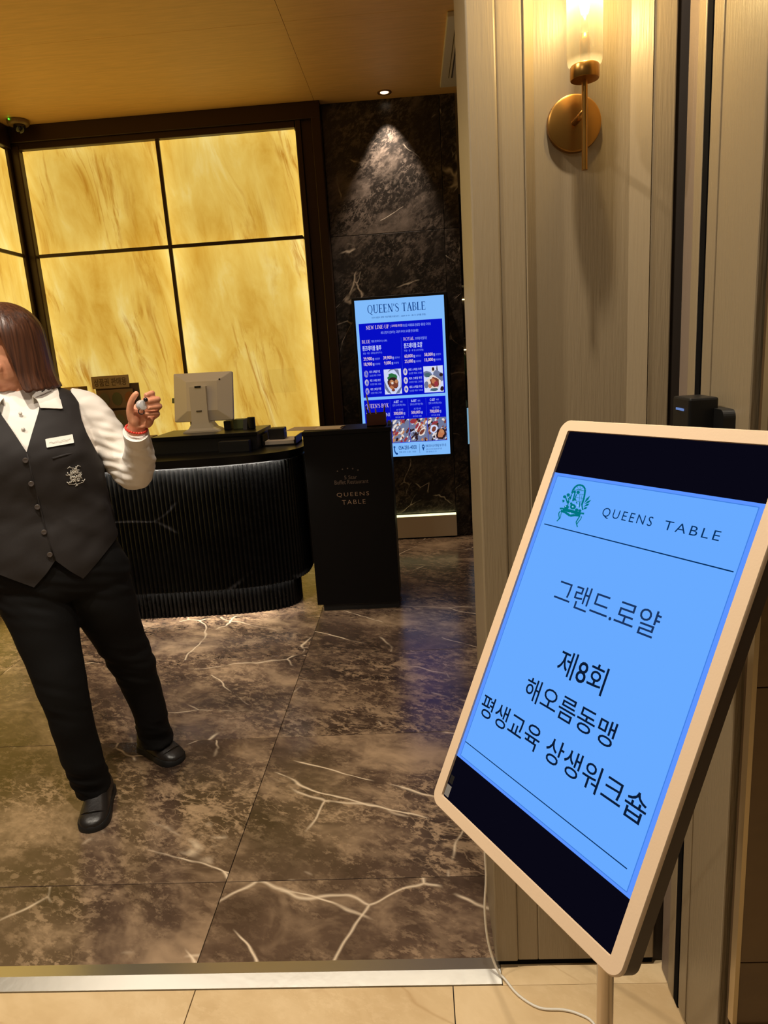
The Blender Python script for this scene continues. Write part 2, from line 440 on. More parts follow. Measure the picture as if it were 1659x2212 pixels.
# back wall: onyx part with a bronze frame, black stone part beside it
YB = 5.62
wall = box('wall_back', (-3.1, .40, YB + .06, YB + .30, 0, CEIL), 'black')
tag(wall, 'back wall with backlit yellow onyx panels in a dark frame and black stone', None, None, 'structure')
ZO = [.13, 2.415, 3.175]; XO = [-2.865, -1.815, -.775]
for i in range(2):
    for k in range(2):
        box('onyx_panel', (XO[i] + .012, XO[i + 1] - .012, YB - .045, YB + .0, ZO[k] + .012, ZO[k + 1] - .012), 'onyx', wall)
# mullions
for x in (XO[1],): box('mullion', (x - .014, x + .014, YB - .062, YB - .03, ZO[0], ZO[2]), 'bronze', wall, .003)
for i in range(2): box('mullion', (XO[i] + .014, XO[i + 1] - .014, YB - .06, YB - .03, ZO[1] - .013, ZO[1] + .013), 'bronze', wall, .003)
# frame: head, base rail and stepped right jamb
fh = MB(); fh.box(-2.95, -.585, YB - .09, YB + .06, 3.215, CEIL, .004); fh.box(-2.95, -.78, YB - .07, YB + .06, 3.17, 3.216, .004); fh.build('frame_head', 'bronze', wall)
fj = MB(); fj.box(-.775, -.735, YB - .075, YB + .06, 0, 3.22, .004); fj.box(-.735, -.655, YB - .055, YB + .06, 0, 3.22, .004); fj.box(-.655, -.585, YB - .09, YB + .06, 0, 3.22, .006)
fj.build('frame_jamb', 'bronze', wall)
box('frame_base', (-2.95, -.775, YB - .07, YB + .06, 0, .135), 'bronze', wall, .004)
# black stone slabs
for z0, z1 in ((.205, 2.405), (2.408, CEIL)):
    box('stone_slab', (-.583, .285, YB - .0, YB + .06, z0, z1), 'stone', wall, .002)
    box('stone_slab', (.288, .40, YB - .0, YB + .06, 0 if z0 < 1 else z0, z1), 'stone', wall, .002)
# lit plinth under the stone
bb = box('baseboard_back', (-.583, .285, YB - .05, YB + .06, .012, .190), pbr('grey_plinth', (205, 190, 166), .4))
tag(bb, 'low grey plinth with a light strip under the black stone wall', None, None, 'structure')
box('light_strip', (-.58, .283, YB - .048, YB - .02, .190, .202), emit('warm_led', (246, 240, 170), 2.2), bb)
box('plinth_shadow_gap', (-.583, .285, YB - .035, YB + .06, 0, .012), 'blackgap', bb)

# left wall of onyx, running towards the entrance
wl = box('wall_left', (-3.16, -2.985, 1.5, YB + .3, 0, CEIL), 'black')
tag(wl, 'left side wall of backlit yellow onyx panels in dark frame', None, None, 'structure')
YL = [2.62, 3.58, 4.54, 5.50]
for i in range(3):
    for k in range(2):
        box('onyx_panel', (-2.985, -2.94, YL[i] + .012, YL[i + 1] - .012, ZO[k] + .012, ZO[k + 1] - .012), 'onyx', wl)
    box('mullion', (-2.96, -2.92, YL[i] - .014, YL[i] + .014, ZO[0], ZO[2]), 'bronze', wl, .003)
    box('mullion', (-2.955, -2.925, YL[i] + .014, YL[i + 1] - .014, ZO[1] - .013, ZO[1] + .013), 'bronze', wl, .003)
cp = MB(); cp.box(-2.985, -2.925, 5.50, YB + .06, 0, 3.2, .004); cp.box(-2.93, -2.865, 5.54, YB + .06, 0, 3.2, .008); cp.build('corner_post', 'bronze', wl)
box('frame_head', (-2.985, -2.91, 1.5, 5.53, 3.175, CEIL), 'bronze', wl, .004)
box('frame_base', (-2.985, -2.92, 1.5, 5.50, 0, .135), 'bronze', wl, .004)
box('frame_end', (-2.985, -2.92, 1.5, 2.606, .135, 3.175), 'bronze', wl, .004)

# entrance pilaster: painted panelled wood, sconce hangs on it
YP = 1.444
we = box('wall_entrance', (.135, .60, YP + .036, 1.695, .016, 3.4), 'taupe')
tag(we, 'taupe painted panelled entrance pier carrying the wall lamp', None, None, 'structure')
Z0, Z1 = .016, 3.4
st = MB(); st.box(.126, .181, YP - .004, 1.70, Z0, Z1, .004); st.build('outer_stile', 'taupe', we)
st = MB(); st.box(.181, .231, YP, YP + .04, Z0, Z1, .003); st.build('inner_stile', 'taupe', we)
st = MB(); st.box(.468, .511, YP, YP + .04, Z0, Z1, .003); st.build('inner_stile', 'taupe', we)
ZPB, ZPT = .205, 3.1
def rail(z0, z1): box('rail', (.231, .468, YP, YP + .04, z0, z1), 'taupe', we, .003)
rail(Z0, ZPB); rail(ZPT, Z1)
# sloped moulding into the recessed panel and the panel itself
x0, x1, d = .231, .468, .022
bev = MB()
o_ = [(x0, ZPB), (x1, ZPB), (x1, ZPT), (x0, ZPT)]
i_ = [(x0 + .020, ZPB + .03), (x1 - .034, ZPB + .03), (x1 - .034, ZPT - .03), (x0 + .020, ZPT - .03)]
vv = [(a, YP + .001, b) for a, b in o_] + [(a, YP + d, b) for a, b in i_]
bev.add(vv, [(k, (k + 1) % 4, 4 + (k + 1) % 4, 4 + k) for k in range(4)])
v_, f_ = solidify(bev.v, bev.f, .004)
mk('panel_moulding', v_, f_, 'taupe', we)
box('panel', (x0 + .012, x1 - .026, YP + d - .001, YP + .034, ZPB + .02, ZPT - .02), 'taupe', we)
box('foot_gap_shade', (.132, .51, YP + .008, 1.68, -.004, .017), 'blackgap', we)  # black box paints the shade in the gap under the pier

# right-hand reveal: shadow gap, strips, open door with its lock, tiled wall
XR = .53
rv = box('trim_2', (.512, .62, YP + .012, YP + .035, .0, 3.4), pbr('gap_brown', (44, 32, 20), .7))
tag(rv, 'dark shadow gap beside the entrance pier', None, None, 'structure')
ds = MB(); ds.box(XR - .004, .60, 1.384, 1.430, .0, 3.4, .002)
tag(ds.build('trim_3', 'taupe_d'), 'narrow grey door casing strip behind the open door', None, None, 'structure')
ds = MB(); ds.box(XR - .006, .60, 1.349, 1.3835, .0, 3.4, .003)
tag(ds.build('trim_4', 'taupe'), 'lit taupe door casing strip behind the open door', None, None, 'structure')
box('rebate_shade', (XR - .0045, .60, 1.3265, 1.3485, .0, 3.4), 'blackgap', rv)  # flush black filler stands in for the shade inside the rebate
door = box('door_1', (XR, .585, 1.138, 1.3255, .006, 3.3), 'taupe', None, .003)
tag(door, 'open taupe painted door leaf seen on the right with a black lock', None, None, 'structure')
box('door_edge_strip', (XR - .003, XR + .001, 1.286, 1.3245, .006, 3.3), 'taupe', door, .001)
lockp = MB()
def rrect(x0, x1, y0, y1, r, n=6):
    p = []
    for cx, cy, a0 in ((x1 - r, y1 - r, 0), (x0 + r, y1 - r, 90), (x0 + r, y0 + r, 180), (x1 - r, y0 + r, 270)):
        for k in range(n + 1):
            a = math.radians(a0 + 90 * k / n); p.append((cx + r * math.cos(a), cy + r * math.sin(a)))
    return p
lockp.prism(rrect(1.183, 1.262, 1.16, 1.376, .014), lambda a, b, h: (h, a, b), XR - .020, XR + .001)
lk = lockp.build('lock', pbr('lock_black', (7, 7, 7), .45), door)
lb = MB(); lb.box(XR - .062, XR - .012, 1.222, 1.300, 1.165, 1.395, .004); lb.build('lock_body', pbr('lock_black_gloss', (8, 8, 8), .4), lk)
box('blue_bar', (XR - .0632, XR - .061, 1.245, 1.280, 1.372, 1.376), emit('bar_blue', (120, 150, 215), .7), lk)  # thin blue bar with weak emission on the lock body
wr = box('wall_right', (.56, 3.2, 1.115, 1.128, 0, 3.4), 'grout')
tag(wr, 'brown stone tiled wall at the right edge with black skirting', None, None, 'structure')
zt = [.21, .355, .914, 1.474, 2.034, 2.594, 3.4]
for k in range(len(zt) - 1):
    for xa, xb in ((.548, 1.15), (1.15, 1.75), (1.75, 2.35)):
        box('wall_tile', (xa + .001, xb - .001, 1.100, 1.116, zt[k] + .001, zt[k + 1] - .001), 'browntile', wr, .001)
box('corner_trim', (.540, .548, 1.098, 1.118, .21, 3.4), pbr('satin_metal', (196, 176, 140), .35, .8), wr)
box('tile_return', (.542, .56, 1.118, 1.130, .0, 3.4), pbr('shaded_return_brown', (78, 58, 34), .5), wr)  # tile brown darkened to paint the wall's shaded side
box('skirting', (.545, 3.2, 1.092, 1.116, 0, .21), 'black', wr, .002)

# deep room seen through the slit beside the pier
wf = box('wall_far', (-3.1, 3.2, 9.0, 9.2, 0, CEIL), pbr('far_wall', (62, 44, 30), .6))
tag(wf, 'dim far wall of the dining room behind the slit', None, None, 'structure')

# ================================================================== OBJECTS
# ---- free-standing display with the event notice
DO = Vector((.235, 1.132, 1.381)); DU = Vector((.4977, -.8672, .0151)).normalized()
DV = Vector((-.378, -.2325, -.8962)); DV = (DV - DU * DV.dot(DU)).normalized(); DN = DU.cross(DV)
def D(a, b, h): return DO + DU * a + DV * b - DN * h
POLE = Vector((.283, 1.035, 0))
sign = empty('digital_sign', (POLE.x, POLE.y, 0))
tag(sign, 'beige framed display on a round stand showing a light blue event notice', 'display')
M['sblue'] = emit('screen_light_blue', (104, 170, 255)); M['sedge'] = emit('screen_edge_blue', (92, 148, 255))
M['sline'] = emit('screen_line', (64, 128, 222), lamp=False); M['snavy'] = emit('screen_navy_text', (6, 46, 92), lamp=False); M['sink'] = emit('screen_black_text', (10, 26, 52), lamp=False)
M['sthin'] = emit('screen_thin_text', (26, 52, 96), lamp=False); M['sgreen'] = emit('screen_green', (0, 116, 128), lamp=False); M['spale'] = emit('screen_pale', (140, 200, 250), lamp=False)
M['bar'] = emit('unlit_screen_bars', (9, 8, 20), lamp=False)
SW, SH = .397, .645
fr = MB()
out = rrect(0, SW, 0, SH, .018, 8); inn = rrect(.0205, SW - .0195, .0175, SH - .0185, .003, 8)
n = len(out)
def off(poly, d):
    cx = sum(p[0] for p in poly) / len(poly); cy = sum(p[1] for p in poly) / len(poly)
    return [(a + d * (1 if a < cx else -1), b + d * (1 if b < cy else -1)) for a, b in poly]
loops = [(out, -.005), (out, -.001), (off(out, .0015), .001), (inn, .001), (inn, -.004)]
fr.rings([[D(a, b, h) for a, b in p] for p, h in loops], cap=False)
fr.build('frame', 'tanframe', sign, smooth=True, sharp=40)
rsh = MB(); rsh.rings([[D(a, b, h) for a, b in p_] for p_, h in ((off(out, .008), -.032), (off(out, .0008), -.028), (off(out, .0008), -.005))]); rsh.build('rear_shell', pbr('rear_shell_brown', (74, 58, 44), .5), sign, smooth=True, sharp=40)
bk = MB(); bk.prism(rrect(.07, .33, .14, .50, .03), D, -.050, -.0315); bk.build('rear_housing', pbr('housing_brown', (74, 58, 44), .5), sign)
scr = MB(); scr.prism(inn, D, -.006, -.003); scr = scr.build('screen', 'bar', sign)
LA, LB, LC, LD = .0205, .3775, .0865, .560
def quad(a0, a1, b0, b1): return [(a0, b0), (a1, b0), (a1, b1), (a0, b1)], [(0, 1, 2, 3)]
flat('lit_picture', *quad(LA, LB, LC, LD), D, -.0026, 'sedge', scr)
flat('lit_sheet', *quad(LA + .009, LB - .0095, LC + .0055, LD - .0045), D, -.0023, 'sblue', scr)
bl = [(.029, .0915, .369, .0915, .0011), (.369, .0915, .369, .5555, .0011), (.369, .5555, .029, .5555, .0011), (.029, .5555, .029, .0915, .0011)]
flat('border_line', *strokes2d(bl), D, -.0020, 'sline', scr)
flat('rule', *strokes2d([(.0365, .1704, .3650, .1706, .0016)]), D, -.0020, 'snavy', scr)
flat('rule', *strokes2d([(.0290, .5328, .3600, .5334, .0014)]), D, -.0020, 'snavy', scr)
letters('lettering', 'QUEENS', D, (.1440, .2330, .1262, .1418), -.0019, 'snavy', scr, -.004, spacing=1.3)
letters('lettering', 'TABLE', D, (.2525, .3340, .1273, .1395), -.0019, 'snavy', scr, -.004, spacing=1.3)
letters('lettering', '그랜드.로얄', D, (.108, .294, .2415, .2765), -.0019, 'sthin', scr, .0)
letters('lettering', '제8회', D, (.158, .246, .333, .3705), -.0019, 'sink', scr, .004)
letters('lettering', '해오름동맹', D, (.114, .286, .391, .424), -.0019, 'sink', scr, .004)
letters('lettering', '평생교육 상생워크숍', D, (.036, .360, .449, .4835), -.0019, 'sink', scr, .004)
# armchair emblem (2-D drawing coordinates -> picture plane)
def EM(X, Y, h=0):
    return D(EA[0] * X + EA[1] * Y + EA[2], EA[3] * X + EA[4] * Y + EA[5], h)
EA = (7.8533e-05, 2.7248e-05, -.011002, -1.18616e-05, 5.80124e-05, .0944187)
def poly2(segs):  # polyline strokes
    r = []
    for pts, w in segs:
        for (xa, ya), (xb, yb) in zip(pts, pts[1:]): r.append((xa, ya, xb, yb, w))
    return strokes2d(r)
em = MB()
def emp(poly): em.add([EM(x, y, -.0019) for x, y in poly], [tuple(range(len(poly)))])
ev, ef = poly2([
    ([(880, 540), (905, 450), (960, 370), (1040, 320), (1120, 325), (1185, 370), (1215, 440), (1205, 540), (1190, 640), (1160, 740), (1130, 830)], 46),
    ([(1090, 460), (1090, 350)], 9), ([(1090, 460), (1010, 370)], 9), ([(1090, 460), (1160, 390)], 9), ([(1090, 470), (940, 440)], 9), ([(1100, 480), (1195, 470)], 9),
    ([(930, 470), (1010, 440), (1090, 440), (1180, 480)], 12), ([(1000, 550), (1190, 570)], 10), ([(990, 640), (1180, 670)], 10), ([(975, 730), (1150, 760)], 10),
    ([(1085, 560), (1060, 760)], 10), ([(1140, 560), (1110, 750)], 8), ([(960, 520), (900, 740)], 34), ([(870, 560), (830, 700)], 30), ([(700, 600), (760, 760)], 34),
    ([(640, 700), (650, 770)], 26), ([(760, 560), (800, 700), (770, 850)], 26), ([(1000, 560), (960, 660), (1010, 800)], 26), ([(1080, 760), (1070, 900)], 26), ([(1130, 820), (1150, 960)], 34),
    ([(560, 930), (620, 925), (900, 985), (1120, 1045), (1185, 1050)], 44), ([(590, 985), (700, 1020), (830, 1110), (950, 1090), (1090, 1100)], 60), ([(640, 960), (1100, 1070)], 50),
    ([(570, 1000), (535, 1050), (540, 1120), (555, 1180), (530, 1210), (485, 1260)], 26), ([(605, 1020), (590, 1100), (580, 1160), (550, 1205)], 18),
    ([(1080, 1110), (1030, 1190), (985, 1270), (1000, 1320), (1018, 1390)], 28), ([(1125, 1120), (1100, 1190), (1040, 1260), (1010, 1310)], 20)])
em.add([EM(x, y, -.0019) for x, y in ev], ef)
for cx, cy, rx in ((690, 620, 45), (785, 570, 45), (740, 890, 62), (905, 880, 78), (820, 640, 30), (930, 690, 40), (1000, 960, 45), (780, 760, 42), (1080, 980, 40), (860, 800, 36), (950, 500, 36), (1040, 510, 44), (660, 730, 30)):
    emp(disc2d(cx, cy, rx, rx * .9, 12))
for (xa, ya, xb, yb) in ((1180, 800, 1335, 600), (1190, 820, 1360, 710), (1170, 880, 1320, 800), (1150, 950, 1270, 885), (1200, 760, 1300, 650)):
    dx, dy = xb - xa, yb - ya; k = 26 / math.hypot(dx, dy)
    emp([(xa, ya), (xa + dx * .6 - dy * k, ya + dy * .6 + dx * k), (xb, yb), (xa + dx * .6 + dy * k, ya + dy * .6 - dx * k)])
em.build('chair_emblem', 'sgreen', scr)
em = MB()
for cx, cy, rx in ((905, 880, 22), (718, 868, 18), (840, 1045, 20), (790, 640, 14), (860, 700, 16), (1030, 850, 20), (820, 790, 16), (1100, 890, 18), (990, 740, 12)):
    em.add([EM(x, y, -.0016) for x, y in disc2d(cx, cy, rx, rx, 10)], [tuple(range(10))])
em.build('emblem_highlights', 'spale', scr)
# maker's sticker in the corner and the little hook at the rear edge
flat('sticker', *quad(.0215, .0335, .606, .6235), D, -.0024, pbr('sticker_grey', (120, 118, 116), .6), scr)
flat('sticker', *quad(.0235, .0325, .590, .603), D, -.0024, 'black', scr)
hk = MB(); hk.tube([D(.02, .326, -.02), D(-.012, .326, -.022), D(-.017, .322, -.022), D(-.017, .308, -.022), D(-.012, .304, -.022), D(.02, .304, -.02)], .0024, 8)
hk.box(0, 0, 0, 0, 0, 0) if False else None
hk.build('cable_clip', 'black', sign, smooth=True)
# round stand: neck from the housing, pole and floor disc
st = MB(); st.tube([(POLE.x, POLE.y, .012), (POLE.x, POLE.y, 1.05)], .0145, 24)
st.build('pole', pbr('satin_pole', (196, 180, 160), .28, .85), sign, smooth=True, sharp=50)
nk = MB(); c = D(.2, .345, -.045); nk.tube([(POLE.x, POLE.y, 1.035), (c + Vector((POLE.x, POLE.y, 1.05))) / 2, c], [.016, .018, .022], 16); nk.build('tilt_neck', 'tanframe', sign, smooth=True, sharp=50)
ba = MB(); ba.lathe([(.02, .022), (.03, .016), (.165, .012), (.17, .006), (.17, -.004)], (POLE.x, POLE.y, 0), n=40); ba.build('stand_base', 'tanframe', sign, smooth=True, sharp=50)

# ---- white cable from behind the display, down the pier and over the floor
cb = MB(); cbp = [(.20, 1.10, .98), (.155, 1.25, .78), (.112, 1.41, .52), (.1065, 1.428, .40), (.1083, 1.43, .277), (.1022, 1.43, .186), (.1053, 1.427, .106), (.117, 1.42, .045), (.131, 1.412, .011), (.143, 1.402, .004), (.1695, 1.362, .0005), (.2127, 1.329, .0), (.265, 1.3236, .0), (.299, 1.3127, .0), (.327, 1.29, .0), (.335, 1.235, .0), (.330, 1.205, .003)]
def smoothpts(p, k=4):
    p = [Vector(x) for x in p]; r = []
    for i in range(len(p) - 1):
        a, b, c, d = p[max(i - 1, 0)], p[i], p[i + 1], p[min(i + 2, len(p) - 1)]
        for j in range(k):
            t = j / k; r.append(.5 * ((2 * b) + (c - a) * t + (2 * a - 5 * b + 4 * c - d) * t * t + (3 * b - a - 3 * c + d) * t ** 3))
    return r + [p[-1]]
cb.tube(smoothpts(cbp), .003, 8)
tag(cb.build('power_cable', pbr('cable_white', (222, 214, 198), .45), smooth=True), 'white power cable hanging down the pier and trailing over the beige floor', 'cable')

# ---- wall lamp
SX, SZ = .327, 1.905
lamp = empty('wall_lamp', (SX, YP + .02, SZ))
tag(lamp, 'brass wall lamp with a tall frosted glass cylinder on the entrance pier', 'wall lamp')
YW = YP + d
m = MB(); m.lathe([(0.001, 0), (.050, 0), (.0515, .004), (.050, .011), (.046, .013), (.001, .0135)], (SX, YW, SZ), (0, -1, 0), 48); m.build('back_plate', 'brass', lamp, smooth=True, sharp=40)
RX, RY = .3315, 1.394
m = MB(); m.tube([(RX, RY, 1.808), (RX, RY, 1.962)], .0053, 14); m.build('rod', 'brass', lamp, smooth=True, sharp=50)
m = MB(); m.tube([(SX, YW - .012, SZ), (RX, RY, SZ)], .006, 12); m.build('arm', 'brass', lamp, smooth=True)
m = MB(); m.lathe([(.004, 0), (.0245, 0), (.0255, .002), (.0255, .021), (.024, .023), (.004, .023)], (RX, RY, 1.957), n=36); m.build('glass_holder', 'brass', lamp, smooth=True, sharp=40)
tg = NT('frosted_glass')
tr = tg.n('ShaderNodeBsdfTransparent'); tr.inputs[0].default_value = (.82, .78, .68, 1)
tl = tg.n('ShaderNodeBsdfTranslucent'); tl.inputs[0].default_value = (.42, .38, .30, 1)
gl = tg.n('ShaderNodeBsdfGlossy'); gl.inputs['Roughness'].default_value = .25
mx = tg.n('ShaderNodeMixShader'); mx.inputs[0].default_value = .26; tg.l(tr.outputs[0], mx.inputs[1]); tg.l(tl.outputs[0], mx.inputs[2])
mx2 = tg.n('ShaderNodeMixShader'); mx2.inputs[0].default_value = .06; tg.l(mx.outputs[0], mx2.inputs[1]); tg.l(gl.outputs[0], mx2.inputs[2])
tg.l(mx2.outputs[0], tg.out.inputs[0]); M['frost'] = tg.m
m = MB(); m.lathe([(.0235, 1.979), (.029, 1.982), (.0310, 1.990), (.0310, 2.33)], (RX, RY, 0), n=40, cap=False)
m.build('glass_shade', 'frost', lamp, smooth=True)
m = MB(); m.lathe([(.006, 1.98), (.009, 1.985), (.009, 2.02), (.007, 2.03)], (RX, RY, 0), n=20)
m.build('lamp_socket', 'brass', lamp, smooth=True)
m = MB(); m.lathe([(.002, 2.055), (.007, 2.063), (.010, 2.08), (.010, 2.13), (.006, 2.15), (.002, 2.155)], (RX, RY, 0), n=20)
m.build('bulb', emit('bulb_glow', (255, 226, 140), 7), lamp, smooth=True)
m = MB(); m.tube([(RX, RY, 2.03), (RX, RY, 2.058)], .006, 12); m.build('bulb_neck', 'frost', lamp, smooth=True)
pl_ = bpy.data.lights.new('wall_lamp_light', 'POINT'); pl_.energy = 10.0; pl_.color = (1, .76, .36); pl_.shadow_soft_size = .012
po = bpy.data.objects.new('wall_lamp_light', pl_); COL.objects.link(po); po.location = (RX, RY - .013, 2.11)

# ---- fluted counter
ctr = empty('reception_counter', (-1.55, 4.23, 0))
tag(ctr, 'black fluted stone reception counter with rounded ends and light strips', 'counter')
CX, CY, NN = -1.55, 4.23, 3.0
def outline(a, b, k=240, flute=0.0, pitch=.0262):
    """rounded counter plan, starting at the middle of the back"""
    pts = []
    for i in range(k):
        t = PI / 2 + 2 * PI * i / k
        c, s = math.cos(t), math.sin(t)
        pts.append(Vector((CX + a * math.copysign(abs(c) ** (2 / NN), c), CY + b * math.copysign(abs(s) ** (2 / NN), s))))
    if not flute: return [(p.x, p.y) for p in pts]
    pts.append(pts[0]); L = [0]
    for p, q in zip(pts, pts[1:]): L.append(L[-1] + (q - p).length)
    nf = round(L[-1] / pitch); per = 6; r = []; j = 0
    for i in range(nf * per):
        s = L[-1] * i / (nf * per)
        while j < len(L) - 2 and L[j + 1] < s: j += 1
        u = (s - L[j]) / max(1e-9, L[j + 1] - L[j]); p = pts[j].lerp(pts[j + 1], u); tdir = (pts[j + 1] - pts[j]).normalized()
        nrm = Vector((tdir.y, -tdir.x)); ph = (i % per) / per
        p = p + nrm * flute * (abs(math.sin(PI * ph)) - 1)
        r.append((p.x, p.y))
    return r
def slab(name, poly, z0, z1, mat, parent, **kw):
    m = MB(); m.prism(poly, lambda a, b, h: (a, b, h), z0, z1); return m.build(name, mat, parent, **kw)
M['cstone'] = marble('black_fluted_stone', lin((12, 12, 12)), lin((14, 14, 14)), lin((26, 26, 26)), lin((150, 150, 156)), .5, .24, .25, .5, spec=.16, plane='XZ', ang=-.05)
M['ctop'] = pbr('black_counter_top', (7, 6, 6), .3, spec=.3)
def ledlip(a, b, w, z0, z1, name):
    o1 = outline(a, b); o2 = outline(a - w, b - w); m = MB()
    m.rings([[(p[0], p[1], z0) for p in o1], [(p[0], p[1], z1) for p in o1], [(p[0], p[1], z1) for p in o2], [(p[0], p[1], z0) for p in o2], [(p[0], p[1], z0) for p in o1]], cap=False)
    m.build(name, 'ctop', ctr)
body = outline(.836, .40, flute=.013)
slab('fluted_front', body, .212, .945, 'cstone', ctr, smooth=True, sharp=35)
slab('fluted_plinth', outline(.75, .245, flute=.013), .0, .209, 'cstone', ctr, smooth=True, sharp=35)
slab('counter_top', outline(.866, .435), .968, 1.0, 'ctop', ctr)
ledlip(.860, .424, .004, .954, .9685, 'top_lip'); ledlip(.769, .264, .003, .197, .2125, 'added_light_baffle')  # lower lip is added to keep the strip's light off the floor
slab('top_reveal', outline(.78, .345), .944, .969, 'ctop', ctr)
def ledstrip(a, b, z, name, mat, wdt=.008, lim=.77):
    o1 = outline(a, b); o2 = outline(a - wdt, b - wdt)
    kp = [i for i, q in enumerate(o1) if -.40 < q[0] - CX < lim and q[1] < CY]; o1 = [o1[i] for i in kp]; o2 = [o2[i] for i in kp]; nn = len(o1); m = MB()
    m.add([(p[0], p[1], z) for p in o1] + [(p[0], p[1], z) for p in o2] + [(p[0], p[1], z + .003) for p in o1] + [(p[0], p[1], z + .003) for p in o2],
          [(k, k + 1, nn + k + 1, nn + k) for k in range(1, nn - 2)] + [(2 * nn + k, 3 * nn + k, 3 * nn + k + 1, 2 * nn + k + 1) for k in range(1, nn - 2)] +
          [(k, 2 * nn + k, 2 * nn + k + 1, k + 1) for k in range(1, nn - 2)] + [(nn + k, nn + k + 1, 3 * nn + k + 1, 3 * nn + k) for k in range(1, nn - 2)])
    m.build(name, mat, ctr)
M['led'] = emit('white_led', (255, 246, 232), 520.0); M['led2'] = emit('white_led_low', (255, 246, 232), 300.0)
ledstrip(.846, .410, .9655, 'light_strip', 'led', .006)
ledstrip(.759, .254, .2085, 'light_strip', 'led2', .005, .73)

def thing_box(name, b, mat, label, cat, bev=.002, group=None): return tag(box(name, b, mat, None, bev), label, cat, group)
# black riser on the counter
rs = empty('counter_riser', (-1.25, 4.25, 1.0)); tag(rs, 'black raised shelf box on the counter under the till monitor', 'riser')
box('shelf_top', (-1.605, -.955, 4.10, 4.52, 1.083, 1.105), 'ctop', rs, .002)
box('front_panel', (-1.60, -.96, 4.115, 4.135, 1.0, 1.083), 'black', rs, .001)
box('side_panel', (-1.60, -1.58, 4.135, 4.50, 1.0, 1.083), 'black', rs); box('side_panel', (-.98, -.96, 4.135, 4.50, 1.0, 1.083), 'black', rs)
thing_box('drawer_box', (-1.17, -.99, 4.02, 4.10, 1.0, 1.066), 'black', 'low black box in front of the raised counter shelf', 'box')

# till monitor seen from behind
ti = empty('till_monitor', (-1.34, 4.34, 1.105)); tag(ti, 'white till monitor seen from behind on its stand, on the counter shelf', 'monitor')
def T(a, b, h):  # a across, b up, h towards the viewer
    o = Vector((-1.327, 4.36, 1.318)); ua = Vector((.995, -.05, -.012)).normalized(); ub = Vector((.045, .22, .97)).normalized(); ub = (ub - ua * ub.dot(ua)).normalized()
    return o + ua * a + ub * b - ua.cross(ub) * -h
mm = MB()
l1 = rrect(-.19, .19, -.152, .152, .008); l2 = [(a * .99, b * .99) for a, b in l1]; l3 = [(a * .52, b * .60) for a, b in l1]
mm.rings([[T(a, b, -.014) for a, b in l2], [T(a, b, -.010) for a, b in l1], [T(a, b, .006) for a, b in l1], [T(a, b, .010) for a, b in l2], [T(a, b, .034) for a, b in l3]])
mb_ = mm.build('monitor_shell', 'white', ti)
v2, f2 = quad(-.178, .178, -.14, .14); flat('touch_screen', v2, [f2[0][::-1]], T, -.0145, 'black', ti)
for a, b in ((.115, .10), (-.165, .02)): mk('vent', [T(x, y, .031 if a > 0 else .012) for x, y in disc2d(a, b, .006, .006, 10)], [tuple(range(10))], 'black', mb_)
side = MB(); side.box(0, 0, 0, 0, 0, 0) if False else None
side.add([T(a, b, h) for h in (-.01, .006) for a, b in ((-.205, -.03), (-.188, -.03), (-.188, .0), (-.205, .0))], [(0, 1, 2, 3), (7, 6, 5, 4), (0, 4, 5, 1), (1, 5, 6, 2), (2, 6, 7, 3), (3, 7, 4, 0)])
side.build('card_reader', pbr('card_reader_green', (96, 104, 62), .5), ti)
ss = MB()
prof = [(.052, 1.385, 4.305), (.052, 1.34, 4.30), (.052, 1.20, 4.285), (.056, 1.16, 4.28), (.075, 1.13, 4.275), (.105, 1.115, 4.27), (.115, 1.105, 4.27)]
ss.rings([[Vector((-1.345 - w, y0, z)), Vector((-1.345 + w, y0, z)), Vector((-1.345 + w, 4.35 + (1.385 - z) * .25, z)), Vector((-1.345 - w, 4.35 + (1.385 - z) * .25, z))] for w, z, y0 in prof])
so = ss.build('stand', 'white', ti)
box('stand_badge', (-1.362, -1.328, 4.2845, 4.290, 1.232, 1.240), pbr('badge_grey', (96, 88, 76), .5), so)
box('stand_slot', (-1.360, -1.322, 4.300, 4.31, 1.378, 1.389), 'black', so)

# brochure holder left of the monitor
bh = empty('brochure_holder', (-1.9, 4.5, 1.0)); tag(bh, 'brown printed voucher holder on the counter behind the raised hand', 'brochure holder')
M['holder'] = pbr('holder_print', (132, 104, 66), .6); M['holder_d'] = pbr('holder_dark', (84, 64, 40), .6)
box('back_board', (-2.075, -1.79, 4.50, 4.515, 1.0, 1.43), 'holder_d', bh, .001)
box('header_card', (-2.09, -1.845, 4.49, 4.50, 1.405, 1.485), pbr('header_print', (168, 142, 100), .6), bh, .001)
letters('lettering', '상품권 판매용', lambda a, b, h: (a, h, -b), (-2.075, -1.86, -1.47, -1.42), 4.489, pbr('header_ink', (92, 68, 44), .6), bh, .012)
for i, (z0, z1) in enumerate(((1.0, 1.10), (1.11, 1.26), (1.275, 1.395))):
    p = box('brochure', (-2.065, -1.825, 4.486 - .004 * (2 - i), 4.499, z0, z1), 'holder', bh, .001)
    for k in range(3):
        a = -2.04 + .085 * k + .02
        mk('printed_picture', [(x, 4.4845 - .004 * (2 - i), z) for x, z in disc2d(a, (z0 + z1) / 2, .034, (z1 - z0) * .36, 12)], [tuple(range(12))], pbr('print_tone', ((96, 94, 52), (150, 92, 40), (120, 110, 70))[(i + k) % 3], .6), p)
thing_box('carton', (-2.215, -2.09, 4.30, 4.42, 1.0, 1.43), pbr('carton_tan', (176, 146, 84), .7), 'tan carton on the counter behind the shoulder of the woman', 'box')
thing_box('wooden_box', (-1.74, -1.63, 4.20, 4.30, 1.0, 1.105), pbr('box_wood', (150, 124, 82), .6), 'small wooden box left of the raised counter shelf', 'box')
